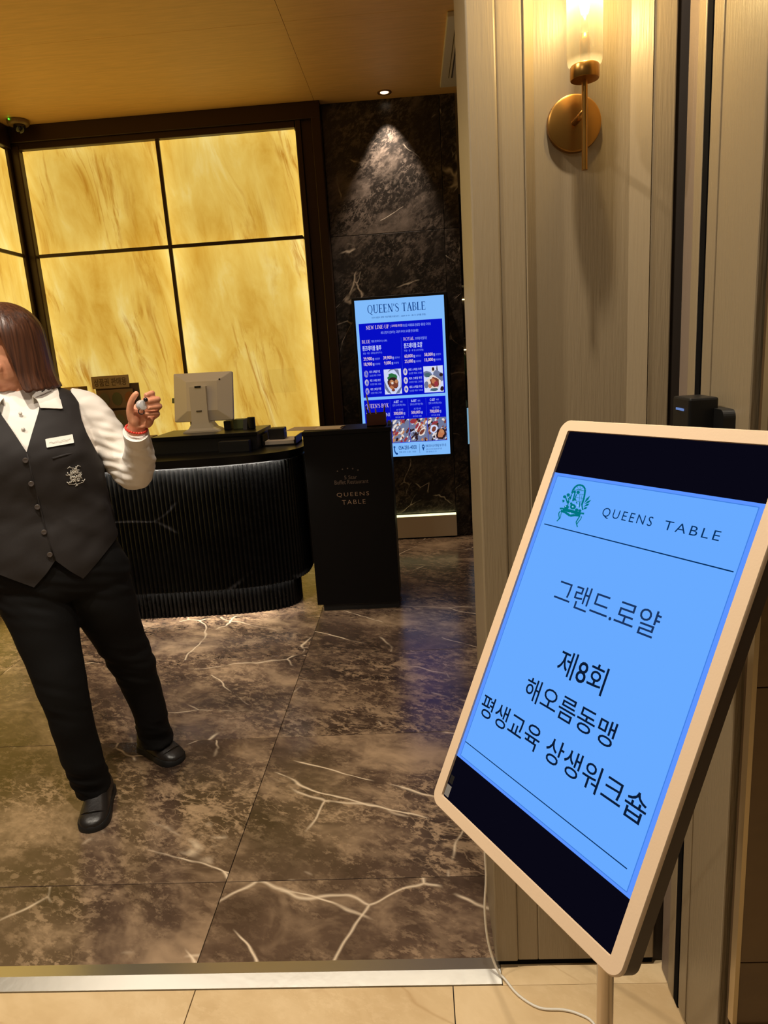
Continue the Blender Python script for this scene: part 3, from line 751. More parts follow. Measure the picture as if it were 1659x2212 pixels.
thing_box('paper_stack', (-1.79, -1.64, 3.92, 4.12, 1.0, 1.012), 'paper', 'small stack of paper on the counter edge by the raised elbow', 'paper', .001)
# small objects right of the monitor
m = MB(); m.lathe([(.020, 0), (.024, .004), (.024, .070), (.021, .072)], (-1.035, 4.33, 1.105), n=20); tag(m.build('pen_cup', 'black', smooth=True, sharp=40), 'black round pen cup on the counter shelf right of the monitor', 'cup')
thing_box('card_terminal', (-1.16, -1.085, 4.36, 4.44, 1.105, 1.165), pbr('terminal_green', (112, 122, 78), .5), 'greenish card terminal on the counter shelf behind the monitor stand', 'terminal')
thing_box('tape_dispenser', (-1.215, -1.172, 4.34, 4.42, 1.105, 1.16), 'black', 'black tape dispenser beside the foot of the monitor stand', 'dispenser')
m = MB(); m.prism([(4.30, 1.105), (4.36, 1.105), (4.36, 1.155), (4.33, 1.165)], lambda a, b, h: (h, a, b), -1.085, -1.06); tag(m.build('stapler', 'black'), 'little black stapler next to the pen cup', 'stapler')
tr_ = empty('letter_tray', (-.86, 4.35, 1.0)); tag(tr_, 'black letter tray at the rounded counter end', 'tray')
m = MB(); m.box(-.955, -.745, 4.22, 4.46, 1.0, 1.008); m.box(-.955, -.947, 4.22, 4.46, 1.0, 1.07); m.box(-.753, -.745, 4.22, 4.46, 1.0, 1.05); m.build('tray_shell', 'black', tr_)
box('paper_sheet', (-.94, -.76, 4.23, 4.45, 1.008, 1.03), 'paper', tr_, .001)
thing_box('receipt_printer', (-.93, -.83, 4.30, 4.40, 1.031, 1.10), pbr('printer_dark', (28, 25, 22), .5), 'dark receipt printer on the letter tray', 'printer', .006)

# notice taped to the onyx
tp_ = NT('backlit_paper'); q1 = tp_.n('ShaderNodeBsdfTranslucent'); q1.inputs[0].default_value = lin((255, 255, 252)); q2 = tp_.n('ShaderNodeBsdfTransparent'); q2.inputs[0].default_value = (1, 1, 1, 1)
q3 = tp_.n('ShaderNodeMixShader'); q3.inputs[0].default_value = .08; tp_.l(q1.outputs[0], q3.inputs[1]); tp_.l(q2.outputs[0], q3.inputs[2]); q4 = tp_.n('ShaderNodeBsdfDiffuse'); q4.inputs[0].default_value = lin((252, 250, 244)); q5 = tp_.n('ShaderNodeMixShader'); q5.inputs[0].default_value = .09; tp_.l(q3.outputs[0], q5.inputs[1]); tp_.l(q4.outputs[0], q5.inputs[2]); tp_.l(q5.outputs[0], tp_.out.inputs[0]); TP = tp_.m
nt = mk('taped_notice', [(-1.165, YB - .0465, 1.262), (-.945, YB - .0465, 1.262), (-.945, YB - .0465, 1.448), (-1.165, YB - .0465, 1.448)], [(0, 1, 2, 3)], TP)
tag(nt, 'pale paper notice stuck on the lower right onyx panel', 'notice')

# ---- podium
PA = 0.0; P0 = Vector((-.660, 3.97, 0))
pod = empty('podium', (P0.x, P0.y, 0), PA); tag(pod, 'black upright podium with small gold lettering beside the counter', 'podium')
PM = pbr('podium_black', (8, 6, 6), .5, bump=(40, .04), spec=.18)
m = MB(); m.box(0, .503, 0, .30, .045, 1.075, .002); m.build('podium_body', PM, pod, local=True)
m = MB(); m.box(.035, .495, .02, .28, 0, .046); m.build('podium_plinth', 'black', pod, local=True)
m = MB(); m.box(-.004, .511, -.006, .306, 1.075, 1.10, .002); m.build('podium_top', PM, pod, local=True)
GOLD = pbr('podium_gold', (168, 138, 112), .4, .2); DIM = pbr('podium_dim', (104, 86, 72), .5)
PF = lambda a, b, h: Vector((a, h, -b))
letters('lettering', 'QUEENS', PF, (.170, .360, -.733, -.706), -.0012, GOLD, pod, -.012, 1.25, local=True)
letters('lettering', 'TABLE', PF, (.198, .336, -.688, -.662), -.0012, GOLD, pod, -.012, 1.25, local=True)
letters('lettering', '5 Star', PF, (.222, .296, -.833, -.812), -.0012, DIM, pod, .0, local=True)
letters('lettering', 'Buffet Restaurant', PF, (.163, .361, -.808, -.783), -.0012, DIM, pod, .0, local=True)
for k in range(5):
    a = .185 + k * .030; b = .862 + .013 * (1 - ((k - 2) / 2) ** 2)
    mk('star', [PF(a + (.006 if j % 2 == 0 else .0028) * math.sin(PI * j / 5), -(b + (.006 if j % 2 == 0 else .0028) * math.cos(PI * j / 5)), -.0012) for j in range(10)], [tuple(range(9, -1, -1))], DIM, pod, local=True)
# loose papers on the podium
m = MB(); m.add([(-.775, 4.06, 1.1025), (-.44, 3.985, 1.1025), (-.43, 4.18, 1.1025), (-.755, 4.265, 1.1035)], [(0, 1, 2, 3)])
v_, f_ = solidify(m.v, m.f, .0012); tag(mk('loose_paper', v_, f_, pbr('paper_tan', (206, 184, 152), .7)), 'wide tan sheet overhanging the left edge of the podium top', 'paper')
m = MB(); m.add([(-.60, 4.05, 1.1045), (-.45, 4.02, 1.1045), (-.44, 4.06, 1.112), (-.43, 4.17, 1.106), (-.58, 4.20, 1.106), (-.59, 4.12, 1.110)], [(0, 1, 2, 5), (5, 2, 3, 4)])
v_, f_ = solidify(m.v, m.f, .0012); tag(mk('loose_paper', v_, f_, 'paper'), 'curled white sheet lying on the tan paper on the podium', 'paper')
# pen box with pens
pb = empty('pen_box', (-.235, 4.13, 1.1)); tag(pb, 'brown wooden box holding pens on the podium top', 'pen box')
BW = pbr('pen_box_brown', (86, 40, 22), .5)
m = MB(); x0b, x1b, y0b, y1b = -.292, -.180, 4.06, 4.17
m.box(x0b, x1b, y0b, y0b + .006, 1.10, 1.172); m.box(x0b, x1b, y1b - .006, y1b, 1.10, 1.172); m.box(x0b, x0b + .006, y0b + .006, y1b - .006, 1.10, 1.172); m.box(x1b - .006, x1b, y0b + .006, y1b - .006, 1.10, 1.172); m.box(x0b, x1b, y0b, y1b, 1.10, 1.106)
m.build('box_shell', BW, pb)
for i, (xa, xb, z, c, lab) in enumerate(((-.262, -.288, 1.285, (196, 172, 120), 'tall cream pen leaning left out of the pen box'), (-.272, -.296, 1.215, (58, 48, 36), 'short dark pen at the left in the pen box'), (-.235, -.240, 1.20, (206, 170, 120), 'short tan pencil in the middle of the pen box'), (-.200, -.186, 1.215, (90, 60, 40), 'brown pen leaning right in the pen box'))):
    m = MB(); m.tube([(xa, 4.13, 1.107), (xb, 4.145, z - .012), (xb - .001, 4.146, z)], [.0045, .0045, .0015], 8)
    tag(m.build('pen', pbr('pen_tone', c, .4), smooth=True, sharp=40), lab, 'pen', 'pens in the podium box')
thing_box('grey_block', (-.172, -.152, 4.10, 4.13, 1.10, 1.125), pbr('bell_grey', (120, 116, 120), .4), 'small grey block right of the pen box on the podium', 'block')

# ---- wall menu screen
def serif(word):
    v = []; f = []
    def seg(*s):
        a, b = strokes2d(s); k = len(v); v.extend(a); f.extend([tuple(i + k for i in q) for q in b])
    def ring(cx, cy, rx, ry, tx, ty, a0=0, a1=360, n=20):
        k = len(v); cnt = n + 1
        for i in range(cnt):
            a = math.radians(a0 + (a1 - a0) * i / n)
            v.append((cx + rx * math.cos(a), cy + ry * math.sin(a))); v.append((cx + (rx - tx) * math.cos(a), cy + (ry - ty) * math.sin(a)))
        for i in range(n): f.append((k + 2 * i, k + 2 * i + 2, k + 2 * i + 3, k + 2 * i + 1))
    x = 0; TK, TH, SE = .17, .07, .06
    for ch in word:
        if ch in 'QO':
            ring(x + .42, .5, .42, .52, .13, .05)
            if ch == 'Q': seg((x + .42, .02, x + .62, -.16, .09), (x + .60, -.16, x + .82, -.20, .05))
            x += .96
        elif ch == 'U':
            seg((x + .14, 1, x + .14, .3, TK), (x + .66, 1, x + .66, .3, TH), (x, .975, x + .28, .975, SE), (x + .52, .975, x + .80, .975, SE)); ring(x + .38, .3, .31, .32, .1, .07, 180, 360); x += .92
        elif ch == 'E':
            seg((x + .12, 0, x + .12, 1, TK), (x, .975, x + .6, .975, SE), (x, .025, x + .62, .025, SE), (x + .1, .51, x + .44, .51, .045), (x + .585, 1, x + .6, .78, .04), (x + .6, 0, x + .63, .24, .04), (x + .44, .62, x + .44, .40, .04)); x += .74
        elif ch == 'N':
            seg((x + .13, 0, x + .13, 1, TH), (x + .68, 0, x + .68, 1, TH), (x + .1, .98, x + .66, .02, .15), (x, .975, x + .25, .975, SE), (x, .025, x + .25, .025, SE), (x + .55, .975, x + .80, .975, SE)); x += .92
        elif ch == 'S':
            p = [(.56, .76), (.50, .92), (.33, .985), (.15, .92), (.09, .77), (.18, .62), (.38, .50), (.54, .37), (.58, .22), (.48, .07), (.29, .015), (.12, .08), (.06, .24)]; wd_ = [.05, .05, .06, .08, .12, .14, .15, .13, .1, .07, .05, .05]
            for (a, b), (c, e), w in zip(p, p[1:], wd_): seg((x + a, b, x + c, e, w))
            x += .72
        elif ch == 'T': seg((x + .36, 0, x + .36, 1, TK), (x, .97, x + .72, .97, SE), (x + .02, 1, x + .0, .76, .04), (x + .70, 1, x + .72, .76, .04), (x + .22, .025, x + .50, .025, SE)); x += .82
        elif ch == 'A': seg((x + .38, 1, x + .10, 0, TH), (x + .38, 1, x + .68, 0, TK), (x + .2, .34, x + .56, .34, .045), (x, .025, x + .24, .025, SE), (x + .52, .025, x + .80, .025, SE)); x += .88
        elif ch == 'B':
            seg((x + .12, 0, x + .12, 1, TK), (x, .975, x + .34, .975, SE), (x, .025, x + .36, .025, SE), (x + .1, .51, x + .34, .51, .045)); ring(x + .32, .75, .25, .25, .11, .05, -90, 90, 10); ring(x + .34, .27, .30, .27, .12, .05, -90, 90, 10); x += .76
        elif ch == 'L': seg((x + .12, 0, x + .12, 1, TK), (x, .975, x + .28, .975, SE), (x, .025, x + .60, .025, SE), (x + .58, 0, x + .61, .26, .04)); x += .72
        elif ch == 'R':
            seg((x + .12, 0, x + .12, 1, TK), (x, .975, x + .34, .975, SE), (x, .025, x + .26, .025, SE), (x + .36, .5, x + .70, .02, .12)); ring(x + .34, .74, .27, .26, .11, .05, -90, 90, 10); x += .82
        elif ch == 'Y': seg((x + .36, 0, x + .36, .48, TK), (x + .36, .45, x + .10, 1, .12), (x + .36, .45, x + .64, 1, TH), (x, .975, x + .24, .975, SE), (x + .52, .975, x + .76, .975, SE), (x + .22, .025, x + .5, .025, SE)); x += .82
        elif ch == 'W': seg((x + .1, 1, x + .32, 0, .12), (x + .32, 0, x + .50, .9, TH), (x + .50, .9, x + .72, 0, .12), (x + .72, 0, x + .92, 1, TH), (x, .975, x + .24, .975, SE), (x + .80, .975, x + 1.02, .975, SE)); x += 1.1
        elif ch == 'I': seg((x + .14, 0, x + .14, 1, TK), (x, .975, x + .28, .975, SE), (x, .025, x + .28, .025, SE)); x += .4
        elif ch == 'P': seg((x + .12, 0, x + .12, 1, TK), (x, .975, x + .34, .975, SE), (x, .025, x + .28, .025, SE)); ring(x + .34, .73, .27, .27, .11, .05, -90, 90, 10); x += .72
        elif ch == 'X': seg((x + .1, 1, x + .62, 0, TK), (x + .62, 1, x + .1, 0, TH), (x, .975, x + .24, .975, SE), (x + .5, .975, x + .74, .975, SE), (x, .025, x + .24, .025, SE), (x + .5, .025, x + .74, .025, SE)); x += .82
        elif ch == '-': seg((x, .4, x + .3, .4, .07)); x += .4
        elif ch == "'": seg((x + .1, 1, x + .06, .72, .1)); x += .24
        elif ch == ' ': x += .42
    return v, f
menu = empty('menu_screen', (-.0885, YB - .02, .69)); tag(menu, 'tall lit wall screen showing a blue restaurant menu with prices', 'display')
MX0, MZ0, MW, MH, MY = -.433, 1.925, .690, 1.229, YB - .050
def MN(a, b, h): return Vector((MX0 + a * MW, MY - h, MZ0 - b * MH))
box('bezel', (MX0 - .022, MX0 + MW + .022, MY + .002, YB, MZ0 - MH - .022, MZ0 + .022), pbr('bezel_black', (10, 10, 11), .35), menu, .003)
M['mlight'] = emit('menu_light_blue', (128, 186, 250)); M['mblue'] = emit('menu_deep_blue', (6, 14, 196)); M['mnavy'] = emit('menu_navy', (14, 62, 132), lamp=False)
M['mpink'] = emit('menu_rose_text', (222, 196, 205), lamp=False); M['mpale'] = emit('menu_pale_text', (140, 160, 245), lamp=False); M['mwhite'] = emit('menu_white', (206, 216, 255), lamp=False); M['mcream'] = emit('menu_cream', (232, 224, 214), lamp=False); M['mline'] = emit('menu_line', (60, 84, 220), lamp=False)
ms = MB(); ms.prism([(0, 0), (1, 0), (1, 1), (0, 1)], MN, -.0015, 0.0); ms = ms.build('screen', 'mlight', menu)
def mflat(name, v2, f, mat, h=.0004): return flat(name, v2, f, MN, h, mat, ms)
mflat('menu_block', *quad(.032, .971, .142, .604), 'mblue'); mflat('menu_block', *quad(.032, .971, .622, .910), 'mblue')
def mser(s, rect, mat, h=.0010):
    v, f = serif(s); a0, a1, bt, bb = rect; xm = max(p[0] for p in v); x0 = min(p[0] for p in v)
    mflat('lettering', [(a0 + (x - x0) / (xm - x0) * (a1 - a0), bb - y * (bb - bt)) for x, y in v], f, mat, h)
def mtx(s, rect, mat, w=.0): letters('lettering', s, MN, rect, .0010, mat, ms, w)
mser("QUEEN'S TABLE", (.142, .792, .032, .082), 'mnavy')
mtx('신규 브랜드 런칭 기념 특별 프로모션  |  2024. 07. 01 - 08. 31 (2개월 한정)', (.183, .791, .104, .117), 'mnavy', .01)
mser('NEW LINE-UP', (.112, .372, .157, .180), 'mpink'); mtx('| 프리미엄 라인업', (.392, .52, .159, .178), 'mpink', .01)
mtx('최상급 식재료로 완성한 새로운 다이닝', (.525, .84, .160, .178), 'mpale', .01); mtx('셰프 군단이 선보이는 고품격 라이브 요리를 만나보세요', (.275, .70, .196, .213), 'mpale', .01)
mflat('divider', *strokes2d([(.500, .240, .496, .590, .003)]), 'mline')
mser('BLUE', (.056, .150, .244, .264), 'mpink'); mtx('평일 런치/디너 (1·2부)', (.163, .34, .247, .263), 'mpale', .01)
mser('ROYAL', (.527, .645, .242, .262), 'mpink'); mtx('프리미엄 라인업 특선', (.660, .79, .244, .262), 'mpale', .01)
mtx('퀸즈테이블 블루', (.056, .27, .279, .311), 'mwhite', .014); mtx('퀸즈테이블 로얄', (.527, .735, .277, .310), 'mwhite', .014)
mtx('평일 · 주말 · 공휴일 (런치/디너)', (.060, .275, .320, .334), 'mpale'); mtx('주말 · 공 · 휴 일 (시간대별)', (.527, .745, .319, .333), 'mpale')
for a, b, s, q in ((.060, .350, '29,900', '성인런치'), (.286, .350, '39,900', '성인디너'), (.060, .383, '18,900', '초등학생'), (.292, .383, '9,000', '미취학'), (.527, .348, '60,000', '성인디너'), (.753, .346, '58,000', '성인런치'), (.527, .381, '25,000', '초등학생'), (.753, .379, '15,000', '미취학')):
    wdt = .096 if len(s) > 5 else .078
    mtx(s, (a, a + wdt, b, b + .024), 'mpink', .02); mtx('원', (a + wdt + .006, a + wdt + .024, b + .006, b + .023), 'mwhite', .01); mtx(q, (a + wdt + .034, a + wdt + .090, b + .007, b + .020), 'mpale')
for a, b in ((.080, .455), (.080, .510), (.080, .565), (.527, .456), (.527, .511), (.527, .566)):
    mflat('icon', disc2d(a, b, .024, .0225, 20), [tuple(range(20))], 'mcream'); mflat('icon_glyph', disc2d(a, b, .009, .010, 8), [tuple(range(8))], 'mline', .0008)
    mtx('셰프 스페셜 추천', (a + .036, a + (.158 if a < .3 else .185), b - .020, b - .004), 'mwhite'); mtx('신선한 재료 그대로', (a + .038, a + (.165 if a < .3 else .19), b + .006, b + .018), 'mpale')
mser("QUEEN'S BOX", (.047, .312, .648, .674), 'mpink'); mser('NEW', (.05, .15, .705, .735), 'mwhite'); mtx('시 N1', (.23, .320, .705, .735), 'mwhite')
for i, (c, s, p) in enumerate(((.434, 'A-SET', '300,000'), (.637, 'B-SET', '500,000'), (.850, 'C-SET', '700,000'))):
    mtx(s, (c - .060, c + .0, .635, .651), 'mwhite', .01); mtx('세트', (c + .012, c + .045, .638, .650), 'mpale'); mtx('연회 도시락 특선 메뉴', (c - .075, c + .075, .658, .672), 'mpale')
    mtx('4인 기준 추천', (c - .035, c + .045, .688, .701), 'mpale'); mtx(p, (c - .066, c + .038, .707, .730), 'mpink', .02); mtx('원', (c + .045, c + .065, .712, .729), 'mwhite'); mtx('부가세 포함', (c - .05, c + .05, .737, .749), 'mpale')
for a in (.332, .538, .745): mflat('divider', *strokes2d([(a, .63, a, .745, .003)]), 'mline')
# food pictures: flat printed collage
FC = {k: emit('food_' + k, c, lamp=False) for k, c in dict(plate=(205, 214, 245), green=(44, 110, 62), dk=(46, 26, 30), brown=(120, 62, 48), tan=(190, 132, 92), red=(150, 52, 62), cream=(226, 214, 206), grey=(110, 118, 150), teal=(70, 100, 110), orange=(186, 116, 78)).items()}
FK = list(FC)
def photo(a0, a1, b0, b1, bg, blobs, seed):
    rnd = random.Random(seed); m = MB(); keys = [bg] + sorted(set(k for k, *_ in blobs))
    m.cur = 0; m.add([MN(a, b, .0006) for a, b in ((a0, b0), (a1, b0), (a1, b1), (a0, b1))], [(0, 1, 2, 3)])
    for j, (k, x, y, rx, ry, rot) in enumerate(blobs):
        m.cur = keys.index(k); pts = []
        for q in range(14):
            t = 2 * PI * q / 14; rr = 1 + rnd.uniform(-.14, .14); c, s = math.cos(rot), math.sin(rot)
            px, py = rx * rr * math.cos(t), ry * rr * math.sin(t)
            X = min(1, max(0, x + c * px - s * py)); Y = min(1, max(0, y + s * px + c * py)); pts.append((a0 + X * (a1 - a0), b0 + Y * (b1 - b0)))
        m.add([MN(a, b, .0008 + j * 6e-6) for a, b in pts], [tuple(range(14))])
    m.build('food_picture', None, ms, mats=[FC[k] for k in keys])
rn = random.Random(3)
photo(.281, .478, .434, .592, 'plate', [('grey', .5, .5, .52, .56, 0), ('plate', .5, .5, .46, .50, 0), ('green', .5, .33, .26, .16, .2), ('green', .38, .42, .2, .12, .6), ('dk', .52, .55, .33, .22, .2), ('brown', .42, .6, .2, .16, 0), ('tan', .45, .52, .12, .08, .3), ('brown', .65, .62, .16, .14, .5), ('orange', .45, .74, .14, .07, .3), ('tan', .7, .5, .1, .08, 0), ('cream', .47, .56, .07, .05, 0), ('brown', .5, .84, .1, .06, 0)], 1)
photo(.734, .955, .430, .596, 'plate', [('grey', .2, .3, .22, .12, .1), ('teal', .2, .33, .17, .08, .1), ('cream', .5, .14, .1, .1, 0), ('dk', .5, .12, .06, .07, 0), ('dk', .7, .2, .03, .22, 0), ('grey', .75, .4, .3, .2, .3), ('cream', .5, .62, .36, .26, .2), ('brown', .55, .62, .24, .2, .4), ('orange', .5, .58, .14, .1, .5), ('red', .62, .68, .1, .1, 0), ('dk', .9, .35, .1, .07, 0), ('grey', .12, .7, .12, .12, 0), ('dk', .92, .88, .1, .1, 0), ('tan', .3, .75, .1, .08, 0), ('teal', .5, .9, .2, .06, 0)], 2)
for i, (a0, a1) in enumerate(((.337, .540), (.545, .748), (.753, .967))):
    bl = []
    for k in range(60):
        bl.append((rn.choice(['cream', 'plate', 'dk', 'tan', 'brown', 'grey', 'red', 'dk', 'tan', 'cream', 'brown']), rn.random(), rn.random(), rn.uniform(.04, .15), rn.uniform(.03, .07), -.7 + rn.uniform(-.2, .2)))
    if i == 1: bl += [('red', .2, .12, .18, .1, 0), ('cream', .45, .35, .24, .10, -.9), ('red', .42, .32, .16, .06, -.9), ('red', .52, .42, .16, .05, -.9), ('cream', .68, .6, .24, .12, -.6), ('brown', .68, .6, .18, .08, -.6)]
    if i == 2: bl += [('plate', .32, .5, .22, .18, -.6), ('brown', .32, .5, .13, .1, -.6), ('dk', .7, .72, .3, .24, -.6), ('orange', .7, .7, .18, .16, -.6), ('tan', .76, .62, .1, .08, 0), ('orange', .6, .8, .08, .08, 0)]
    photo(a0, a1, .757, .907, 'grey', bl, 10 + i)
mtx('054-281-4000', (.401, .611, .930, .956), 'mnavy', .012); mtx('평일 런치 11:30 - 15:00', (.405, .60, .966, .978), 'mnavy')
mflat('divider', *strokes2d([(.645, .925, .645, .985, .003)]), 'mnavy')
ph = [(.352, .935), (.350, .955), (.358, .972), (.375, .982)]
mflat('phone_glyph', *strokes2d([(*p, *q, .012) for p, q in zip(ph, ph[1:])]), 'mnavy'); mflat('phone_glyph', disc2d(.352, .936, .012, .007, 10), [tuple(range(10))], 'mnavy'); mflat('phone_glyph', disc2d(.377, .981, .012, .007, 10), [tuple(range(10))], 'mnavy')
mflat('map_pin', [(.672, .945), (.676, .933), (.688, .928), (.700, .933), (.704, .945), (.688, .972)], [(0, 1, 2, 3, 4, 5)], 'mnavy'); mflat('map_pin', disc2d(.688, .943, .008, .005, 10), [tuple(range(10))], 'mlight', .0012)
mtx('경북 포항시 남구 행복길 78, 지하 1층', (.715, .955, .931, .950), 'mnavy', .01); mtx('공항 사거리 맞은편 주차장', (.718, .905, .957, .968), 'mnavy'); mtx('안내데스크', (.718, .84, .974, .984), 'mnavy')

# ---- things on the ceiling
dl = empty('ceiling_spotlight', (-.107, 5.49, CEIL)); tag(dl, 'small recessed ceiling spotlight washing the black stone wall', 'spotlight')
m = MB(); m.lathe([(.032, .004), (.050, .004), (.052, -.002), (.050, -.005), (.036, -.004)], (-.107, 5.49, CEIL), n=32, cap=False); m.rings([[Vector((-.107 + r * math.cos(2 * PI * k / 32), 5.49 + r * math.sin(2 * PI * k / 32), CEIL + z)) for k in range(32)] for r, z in ((.036, -.004), (.032, .004))], cap=False)
m.build('trim_ring', pbr('ring_bronze', (120, 82, 40), .4, .4), dl, smooth=True)
m = MB(); m.lathe([(.0005, -.003), (.030, -.003), (.030, -.0005)], (-.107, 5.49, CEIL), n=24, cap=False); m.build('lens', emit('spot_lens', (255, 226, 190), 2.0), dl)
dc = empty('dome_camera', (-2.775, 5.43, CEIL)); tag(dc, 'small dome camera with green light in the ceiling corner', 'camera')
m = MB(); m.lathe([(.055, 0), (.075, -.004), (.076, -.022), (.066, -.034), (.045, -.036)], (-2.775, 5.43, CEIL), n=32); m.build('housing', pbr('camera_housing', (120, 96, 60), .4), dc, smooth=True, sharp=45)
m = MB(); m.ell((-2.765, 5.42, CEIL - .045), (.042, .042, .045), 24, 12); m.build('dome', pbr('camera_dome', (26, 22, 20), .1), dc, smooth=True)
m = MB(); m.ell((-2.80, 5.352, CEIL - .012), (.006, .006, .006), 10, 6); m.build('status_light', emit('status_green', (90, 255, 60), 2.0), dc, smooth=True)
ac = empty('ceiling_air_conditioner', (.70, 4.9, CEIL)); tag(ac, 'white ceiling air conditioner grille cut off by the entrance pier', 'air conditioner')
M['acw'] = pbr('ac_white', (206, 194, 168), .5)
m = MB(); m.box(.285, 1.13, 4.36, 5.41, CEIL - .03, CEIL - .0005, .006); pn = m.build('panel', 'acw', ac)
box('air_slot', (.335, .362, 4.52, 5.24, CEIL - .0315, CEIL - .0295), pbr('slot_dark', (96, 84, 62), .6), ac)
box('louvre', (.341, .352, 4.53, 5.23, CEIL - .037, CEIL - .031), 'acw', ac)
box('intake_grille', (.42, 1.0, 4.5, 5.27, CEIL - .034, CEIL - .0295), 'acw', ac, .002)

# ---- glimpse of the bar beyond the slit
sh = empty('bar_shelf', (.75, 7.2, 0)); tag(sh, 'dark bar shelf far behind the slit beside the pier', 'shelf')
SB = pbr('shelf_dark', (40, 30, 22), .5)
box('shelf_back', (.42, 1.4, 7.42, 7.46, 0, 2.7), SB, sh)
shz = (.25, .75, 1.22, 1.62, 2.12)
for z in shz: box('shelf_board', (.42, 1.4, 7.15, 7.42, z, z + .03), SB, sh)
box('shelf_light', (.43, 1.39, 7.40, 7.415, 2.0, 2.01), emit('shelf_led', (255, 220, 150), 5), sh)
box('shelf_light', (.43, 1.39, 7.40, 7.415, 1.5, 1.51), emit('shelf_led2', (255, 220, 150), 5), sh)
cols = [((70, 120, 40), 'green'), ((190, 130, 50), 'amber'), ((150, 200, 205), 'clear'), ((60, 30, 20), 'dark brown'), ((200, 190, 160), 'cream')]
for zi, lev in ((1.25, 'upper'), (.78, 'lower')):
    for k in range(4):
        x = .50 + .085 * k; c, nm = cols[(k + (0 if zi > 1 else 2)) % 5]
        m = MB(); m.lathe([(.03, 0), (.034, .006), (.034, .19), (.026, .215), (.012, .235), (.012, .29), (.014, .292), (.014, .30)], (x, 7.26, zi), n=18)
        b_ = m.build('bottle', pbr('bottle_' + nm.replace(' ', '_'), c, .12, coat=.5), smooth=True, sharp=50)
        tag(b_, '%s glass bottle on the %s bar shelf behind the slit' % (nm, lev), 'bottle', 'bottles on the bar shelf')
tb = empty('lit_tablet', (.56, 6.6, 0)); tag(tb, 'pale blue glowing tablet stand beyond the slit', 'tablet')
box('tablet_body', (.47, .72, 6.60, 6.615, .62, .98), 'black', tb, .002); box('tablet_screen', (.476, .714, 6.597, 6.600, .63, .97), emit('tablet_glow', (130, 176, 205), .8), tb); box('tablet_post', (.58, .61, 6.603, 6.62, .03, .62), 'steel', tb); box('tablet_foot', (.48, .71, 6.52, 6.70, 0, .03), 'black', tb, .003)

# ================================================================== PERSON (local frame: x to the viewer's right, y away, z up)
PO = Vector((-1.18, 2.15, 0)); PANG = math.radians(28.76)
per = empty('person', PO, PANG)
tag(per, 'woman in charcoal vest and white shirt raising one hand with a small gadget', 'person')
SKIN = NT('skin')
b_ = SKIN.n('ShaderNodeBsdfPrincipled'); b_.inputs['Base Color'].default_value = lin((214, 148, 112)); b_.inputs['Roughness'].default_value = .5

tcn = SKIN.n('ShaderNodeTexCoord'); nzn = SKIN.n('ShaderNodeTexNoise', _Scale=40.0, _Detail=4.0); SKIN.l(tcn.outputs['Object'], nzn.inputs['Vector'])
SKIN.l(SKIN.ramp(nzn.outputs[0], [(.3, lin((202, 132, 98))), (.7, lin((224, 160, 124)))]), b_.inputs['Base Color']); SKIN.l(b_.outputs[0], SKIN.out.inputs[0]); M['skin'] = SKIN.m
M['vest'] = pbr('charcoal_wool', (40, 36, 35), .7, bump=(900, .12), spec=.3)
M['trouser'] = pbr('black_trouser_cloth', (11, 10, 10), .8, bump=(700, .1), spec=.2)
M['shirt'] = pbr('white_shirt_cotton', (240, 232, 222), .75, bump=(300, .08))
M['shoe'] = pbr('black_leather', (34, 30, 28), .36, bump=(120, .12)); M['sole'] = pbr('black_rubber', (18, 17, 17), .6)

def ering(c, rx, ry, n=40, e=2.0, ax=None):
    c = Vector(c); r = []
    for k in range(n):
        t = 2 * PI * k / n; cc, ss = math.cos(t), math.sin(t)
        a = rx * math.copysign(abs(cc) ** (2 / e), cc); b = ry * math.copysign(abs(ss) ** (2 / e), ss)
        r.append(c + (Vector((a, b, 0)) if ax is None else ax[0] * a + ax[1] * b))
    return r
def lerpseq(seq, n):
    """Catmull-Rom resampling of equal-length tuples"""
    r = []
    for i in range(len(seq) - 1):
        a, b, c, d_ = seq[max(i - 1, 0)], seq[i], seq[i + 1], seq[min(i + 2, len(seq) - 1)]
        for j in range(n):
            t = j / n
            r.append(tuple(.5 * (2 * b[k] + (c[k] - a[k]) * t + (2 * a[k] - 5 * b[k] + 4 * c[k] - d_[k]) * t * t + (3 * b[k] - a[k] - 3 * c[k] + d_[k]) * t ** 3) for k in range(len(b))))
    r.append(tuple(seq[-1])); return r
XC = -.05
TORSO = [(.84, .195, .125, .02), (.90, .212, .135, .015), (1.0, .212, .132, .01), (1.10, .204, .124, .005), (1.20, .200, .132, -.008), (1.28, .197, .136, -.012), (1.36, .188, .118, 0), (1.41, .172, .098, .008), (1.440, .150, .080, .012), (1.462, .105, .066, .014), (1.478, .066, .056, .012)]
def torso_rings(inf, e=2.3, n=64, k=4, z0=0):
    return [ering((XC, cy, z + (inf * .6 if z > 1.40 else 0)), rx + inf, ry + inf, n, e) for z, rx, ry, cy in lerpseq(TORSO, k) if z >= z0]
def limb(mb, seq, n=20, k=4, flat_=1.0):
    s = lerpseq([q if len(q) > 4 else tuple(q) + (1.0,) for q in seq], k); rings = []; up = Vector((0, 1, 0))
    for i, p in enumerate(s):
        a = Vector(s[max(i - 1, 0)][:3]); b = Vector(s[min(i + 1, len(s) - 1)][:3]); dd = (b - a).normalized()
        u = (up - dd * up.dot(dd)).normalized(); w = dd.cross(u)
        rings.append(ering(p[:3], p[3], p[3] * (p[4] if len(p) > 4 else 1.0), n, 2.0, (w, u)))
    mb.rings(rings)

